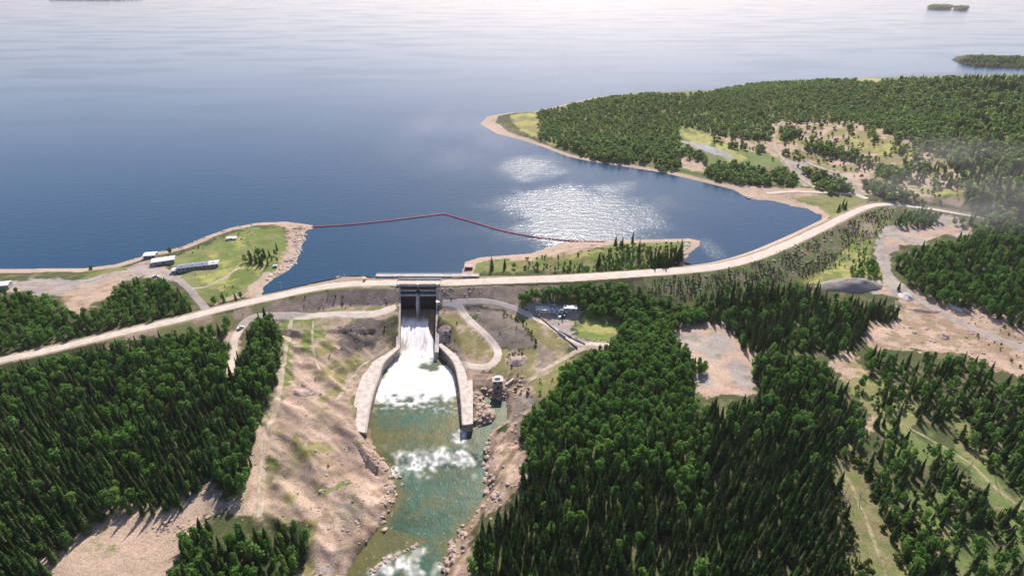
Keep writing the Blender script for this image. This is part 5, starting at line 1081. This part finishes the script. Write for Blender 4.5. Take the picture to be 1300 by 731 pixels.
# single trees that stand alone
singles = [('s', *P('c5', (180, 250))[0], 11, 'dark spruce standing alone on the crest shore, tallest near the service bridge'), ('s', *P('c5', (247, 246))[0], 9, 'smaller dark spruce right of the tallest one near the service bridge'),
 ('l', *P('c5', (295, 246))[0], 5, 'round leafy tree right of the two lone spruces near the service bridge'), ('l', *P('c5', (412, 246))[0], 6, 'dark rounded tree alone beside the crest road'), ('l', *P('c5', (450, 240))[0], 3.5, 'very small tree beside the dark rounded one by the crest road'),
 ('s', *P('c5', (818, 130))[0], 10, 'leftmost slim spruce on the small point in front of the glittering water'), ('s', *P('c5', (852, 140))[0], 11, 'second slim spruce on the small point in front of the glittering water'), ('s', *P('c5', (905, 118))[0], 11, 'slim spruce standing at the back of the small point'),
 ('s', *P('c5', (938, 170))[0], 13, 'tall slim spruce in the middle of the small point'), ('s', *P('c5', (730, 240))[0], 13, 'tall grey green spruce at the left end of the small point trees'), ('l', *P('d5', (345, 318))[0], 6, 'dark round tree behind the white roofed buildings'),
 ('l', *P('c3', (380, 278))[0], 6, 'round tree alone on the left shore grass'), ('s', *P('c3', (690, 350))[0], 11, 'slim spruce below the camp road beside the buildings'), ('s', *P('c3', (742, 380))[0], 9, 'lone spruce left of the camp road'),
 ('l', *P('c3', (888, 410))[0], 7, 'round tree at the corner of the camp road and the crest road'), ('s', *P('c3', (925, 400))[0], 8, 'spruce behind the round tree at the road corner'), ('s', *P('c3', (500, 598))[0], 8, 'lone conifer in the small clearing below the crest road'), ('s', *P('c3', (442, 620))[0], 9, 'pointed conifer left of the small clearing'),
 ('s', *P('d6', (925, 350))[0], 11, 'lone pointed spruce at the top left corner of the right forest'), ('l', *P('d4', (480, 180))[0], 6, 'leafy tree at the end of the sandy path'), ('s', *P('d4', (615, 240))[0], 13, 'tall dark spruce beside the path through the right woods'), ('s', *P('c5', (790, 665))[0], 10, 'pointed spruce at the yard road junction'),
 ('l', *P('c8', (625, 300))[0], 8, 'dark round tree in the leafy clump by the gravel road bend'), ('s', *P('c8', (525, 80))[0], 10, 'spruce on the shore inside the road fork'), ('l', *P('d6', (765, 265))[0], 2.2, 'small dark bush alone on the olive slope'), ('l', *P('d6', (765, 362))[0], 2.4, 'small dark bush next to the other on the olive slope, lower one')]
def tree_obj(kind, x, y, z, h, wf, label, group=None):
    i = random.randrange(NV); nm = 'spruce_tree' if kind == 's' else 'broadleaf_tree'
    r = empty(nm, (x, y, z), random.uniform(0, 6.28)); r.scale = (h * wf, h * wf, h); tag(r, label, 'tree', group)
    link(bpy.data.objects.new('crown', (mesh_sp if kind == 's' else mesh_lf)[i]), r); link(bpy.data.objects.new('trunk', mesh_spt if kind == 's' else mesh_lft[i]), r)
LM = [('beside the dirt track at the bottom', 1100, 670, 34), ('at the upper end of the dirt track', 1065, 600, 30), ('at the edge of the pink sand patch', 925, 505, 45), ('at the corner above the river bend', 668, 560, 30),
      ('overhanging the right river bank', 640, 645, 32), ('at the lower edge by the rapid', 603, 700, 32), ('along the upper rim of the lower left clearing', 215, 632, 36), ('along the left rim of the lower left clearing', 110, 672, 36),
      ('at the left rim corner of the clearing', 45, 725, 36), ('near the wedge shaped clearing', 262, 590, 34), ('by the dirt track end', 330, 655, 30), ('at the bottom frame edge left of centre', 715, 722, 42), ('at the bottom frame edge in the middle', 830, 722, 42),
      ('at the bottom frame edge on the right', 950, 722, 42), ('in the lower middle', 780, 640, 50), ('in the middle', 900, 620, 50), ('towards the track', 1010, 640, 46), ('near the far right edge', 1275, 650, 45), ('in the bottom right corner', 1230, 715, 50), ('at the bottom left corner', 8, 725, 30)]
def where(x, y, z):
    a, b_ = proj(x, y, z)
    for t, u, v, rr_ in LM:
        if math.hypot(a - u, b_ - v) < rr_: return ', ' + t
    return ''
cnt = {'s': 0, 'l': 0}
for k, px_, py_, h, lb in singles:
    x, y, z = ground_at(px_, py_); tree_obj(k, x, y, z, h, 1.1 if k == 's' else 1.3, lb); cnt[k] += 1
for k, cap in (('s', 300), ('l', 300)):
    T_ = trees[k]; A = []
    for t in T_:
        a, b_ = proj(t[0], t[1], t[2]); dpt = t[1] * cp - (t[2] - CH) * sp_
        vis = -10 < a < 1310 and b_ < 745
        A.append((t[3] / dpt if vis else -1, t))
    A.sort(key=lambda q: -q[0]); n_ = cap - cnt[k]
    for v, t in A[:n_]:
        ar = t[5]; ln = where(*t[:3]); ln = '' if len((ar + ln).split()) > 12 and 'dense' not in ar and 'bottom' not in ar and 'open' not in ar else ln; ar = {'the dense forest left of the river': 'the left forest', 'the dense forest right of the river': 'the right forest', 'the tree clump at the bottom left of the river': 'the bottom clump', 'the open forest at the lower right': 'the open right forest', 'the narrow tree belt left of the dirt track': 'the narrow tree belt', 'the wood at the right edge': 'the right edge wood'}.get(ar, ar) if ln else ar; tree_obj(k, *t[:5], ('dark pointed spruce in ' if k == 's' else 'green leafy tree in ') + ar + ln, ('spruces in ' if k == 's' else 'leafy trees in ') + ar + ln)
    rest = [q[1][:5] for q in A[n_:]]
    scatter_obj('spruce_forest' if k == 's' else 'broadleaf_forest', rest, k, NV, 'mass of dark spruces covering the lower ground around the dam' if k == 's' else 'mass of leafy green trees around the dam', 'forest')
COL['s5'] = COL['s']
scatter_obj('hill_forest', trees['h'], 'h', 3, 'far leafy forest covering the hill across the bay', 'forest')
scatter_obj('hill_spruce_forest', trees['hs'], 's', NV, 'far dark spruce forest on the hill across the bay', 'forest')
B_ = sorted(trees['b'], key=lambda t: -t[3] / (t[1] * cp - (t[2] - CH) * sp_) * (1 if abs(proj(t[0], t[1], t[2])[0] - 650) < 655 and proj(t[0], t[1], t[2])[1] < 735 else -1))
for t in B_[:300]:
    o = bpy.data.objects.new('bush', random.choice(mesh_bs)); o.location = t[:3]; o.scale = (t[3] * t[4], t[3] * t[4], t[3]); o.rotation_euler = (0, 0, random.uniform(0, 6)); px_, py_ = proj(*t[:3])
    w = 'on the left bank of the river' if px_ < 530 and py_ > 395 else 'on the slope right of the spillway' if px_ < 760 and py_ > 380 else 'in the open ground at the lower right' if py_ > 440 else 'on the face of the dam' if py_ > 290 else 'in the clearing beyond the bay'
    w += '' if py_ < 440 or px_ < 760 else (' near the bottom edge' if py_ > 690 else ' halfway down' if py_ > 620 else ' towards its top') + (' left of the narrow track' if px_ < 1075 else ' right of the narrow track' if px_ < 1170 else ' near the right track')
    w = w.replace('in the open ground at the lower right', 'at the lower right,'); tag(link(o), 'low green bush ' + w, 'bush', 'bushes ' + w)
scatter_obj('scrub', [t[:5] for t in B_[300:]], 'b', 3, 'low green scrub dotted over the dam face and clearings', 'scrub')
stones = []
for poly, s_, ch, a, b_ in ((P('c4', (300, 330), (560, 230), (860, 260), (800, 330), (640, 731), (500, 1200), (60, 1200), (170, 720), (280, 500)), 2.6, .3, .12, .5), (P('c2', (0, 250), (230, 250), (285, 370), (285, 480), (230, 560), (100, 731), (0, 731)), 2.2, .4, .2, .7),
      (P('c2', (600, 200), (780, 190), (790, 360), (700, 500), (600, 560), (570, 731), (470, 731), (640, 420), (620, 260)), 2.1, .42, .25, .85), (P('d6', (230, 220), (560, 200), (760, 440), (560, 620), (250, 640), (230, 400)), 1.9, .5, .25, .85),
      (P('d2', (500, 480), (720, 400), (760, 520), (640, 640), (500, 610)), 1.8, .5, .25, .9), (P('c1', (15, 345), (345, 325), (345, 430), (90, 535)), 1.8, .4, .15, .4), (P('c1', (740, 245), (960, 300), (1110, 430), (980, 495), (780, 310)), 1.8, .4, .15, .4),
      (P('c1', (0, 165), (385, 150), (385, 245), (0, 240)), 1.8, .4, .15, .4), (P('c1', (590, 150), (830, 150), (830, 200), (590, 215)), 1.5, .7, .2, .6), (P('c8', (0, 318), (300, 228), (640, 75), (700, 80), (560, 200), (340, 360), (0, 400), (-200, 380)), 2.6, .5, .3, .8),
      (P('c8', (600, 480), (820, 395), (1218, 510), (1218, 700), (1000, 640), (640, 625)), 3, .35, .3, .9), (P('c3', (1150, 80), (1290, 84), (1235, 200), (1200, 262), (1060, 345), (1160, 250), (1185, 170)), 2, .6, .3, 1.0)):
    X_, Y_ = cells(poly, s_); Z_ = samp(X_, Y_); px, py = proj(X_, Y_, Z_); k = inside(px, py, poly) & (rng.uniform(0, 1, X_.size) < ch * 1.5 * ss(.38, .7, fbm(X_, Y_, 7, 560))) & (Z_ > ZR + .1)
    k &= ~((X_ > XL(Y_) - 4) & (X_ < XR(Y_) + 4) & (Y_ > 340))
    stones += [(x, y, z, random.uniform(a, b_) * random.choice((.7, .8, 1, 1.5)), random.uniform(.9, 1.4)) for x, y, z in zip(X_[k], Y_[k], Z_[k]) if offroad(x, y, True)]
COL['r'] = coll('stone_kinds', RK['rock'][:4] + RK['greyrock'][:1])
scatter_obj('rubble', stones, 'r', 5, 'loose stones and rubble strewn over the bare banks', 'stones')
for i in range(26):
    px_, py_ = (random.uniform(1062, 1110), random.uniform(575, 715)) if i < 17 else (random.uniform(1150, 1270), random.uniform(560, 690))
    x, y, z = ground_at(px_, py_); r = empty('dead_tree', (x, y, z), random.uniform(0, 6)); tag(r, 'bare pale dead tree ' + ('beside the narrow track at the lower right' if i < 17 else 'among the open woods at the lower right'), 'dead tree', 'dead trees ' + ('beside the track' if i < 17 else 'in the open woods'))
    a, b_ = random.uniform(-2.5, 2.5), random.uniform(-2.5, 2.5); h = random.uniform(5, 9); mb = MB(); mb.cyl((0, 0, -.3), (a, b_, h), .2, 6, .06); mb.build('trunk', M['wood'], r)
    mb = MB()
    for q in range(5): t = random.uniform(.35, .9); mb.cyl((a * t, b_ * t, h * t), (a * t + random.uniform(-1, 1), b_ * t + random.uniform(-1, 1), h * t + .5), .06, 4, .02)
    tag(mb.build('branches', M['wood'], r), kind='stuff')
# wooded islands far out on the lake
for q, lb in zip(isles, ('longer dark wooded island far out on the lake at the top right', 'shorter dark wooded island right of the longer one', 'dark far shore at the top left')):
    xs = [p[0] for p in q]; ys = [p[1] for p in q]; cx, cy = sum(xs) / len(q), sum(ys) / len(q); s = 14 if cy < 4500 else 30
    mb = MB(); n_ = len(q); v = [(x - cx, y - cy, -1) for x, y in q] + [((x - cx) * .93, (y - cy) * .9, 2) for x, y in q]
    mb.add(v, [(i, (i + 1) % n_, n_ + (i + 1) % n_, n_ + i) for i in range(n_)] + [tuple(range(n_, 2 * n_))]); o = mb.build('island', mat('island_soil', (.12, .11, .07), .9)); o.location = (cx, cy, 0); tag(o, lb, kind='structure')
    X_, Y_ = np.meshgrid(np.arange(min(xs), max(xs), s), np.arange(min(ys), max(ys), s)); X_ = X_.ravel() + rng.uniform(-5, 5, X_.size); Y_ = Y_.ravel() + rng.uniform(-5, 5, Y_.size); k = inside(X_, Y_, q)
    scatter_obj('island_forest', [(x, y, 1, random.uniform(12, 20), random.uniform(1.3, 2)) for x, y in zip(X_[k], Y_[k])], 'h', 3, 'trees on the ' + lb, 'forest')

# ------------------------------------------------------------------ air
hz = MB(); hz.box((0, 9000, 95), (40000, 20000, 252)); m, n, l, o_ = newmat('haze_air')
pv = n.new('ShaderNodeVolumePrincipled'); pv.inputs['Density'].default_value = 4.0e-5; pv.inputs['Color'].default_value = (.98, .85, .93, 1); pv.inputs['Anisotropy'].default_value = .35
l.new(pv.outputs[0], o_.inputs['Volume']); tag(hz.build('haze', m), 'thin pale haze over the lake', kind='stuff')
def mist(px, py, z, d, dens, name, label, seed):
    x, y = unproj(px, py, z); mb = MB(); mb.box((0, 0, 0), (2, 2, 2)); m, n, l, o_ = newmat(name + '_air')
    pv = n.new('ShaderNodeVolumePrincipled'); pv.inputs['Color'].default_value = (.97, .94, .97, 1); pv.inputs['Anisotropy'].default_value = .3
    tc = n.new('ShaderNodeTexCoord'); ln = n.new('ShaderNodeVectorMath'); ln.operation = 'LENGTH'; l.new(tc.outputs['Object'], ln.inputs[0])
    ns = n.new('ShaderNodeTexNoise'); ns.inputs['Scale'].default_value = 1.6; ns.inputs['Detail'].default_value = 3; mp = n.new('ShaderNodeMapping'); mp.inputs['Location'].default_value = (seed, seed, 0); l.new(tc.outputs['Object'], mp.inputs[0]); l.new(mp.outputs[0], ns.inputs[0])
    a = n.new('ShaderNodeMapRange'); a.inputs[1].default_value = 1.0; a.inputs[2].default_value = .2; a.inputs[3].default_value = 0; a.inputs[4].default_value = 1; l.new(ln.outputs['Value'], a.inputs[0])
    b_ = n.new('ShaderNodeMapRange'); b_.inputs[1].default_value = .42; b_.inputs[2].default_value = .72; b_.inputs[3].default_value = 0; b_.inputs[4].default_value = dens; l.new(ns.outputs[0], b_.inputs[0])
    q = n.new('ShaderNodeMath'); q.operation = 'MULTIPLY'; l.new(a.outputs[0], q.inputs[0]); l.new(b_.outputs[0], q.inputs[1]); l.new(q.outputs[0], pv.inputs['Density']); l.new(pv.outputs[0], o_.inputs['Volume'])
    o = mb.build(name, m); o.location = (x, y, z); o.scale = d; tag(o, label, kind='stuff')
mist(575, 178, 42, (90, 130, 36), .0028, 'mist', 'faint wisp of mist hanging over the lake left of the wooded point', 3)
mist(1240, 232, 75, (110, 90, 34), .006, 'mist', 'faint smoke like mist drifting over the right hand wood', 8)
print('COUNTS', {k: len(v) for k, v in trees.items()}, 'grid', NX, NY, len(C.objects))
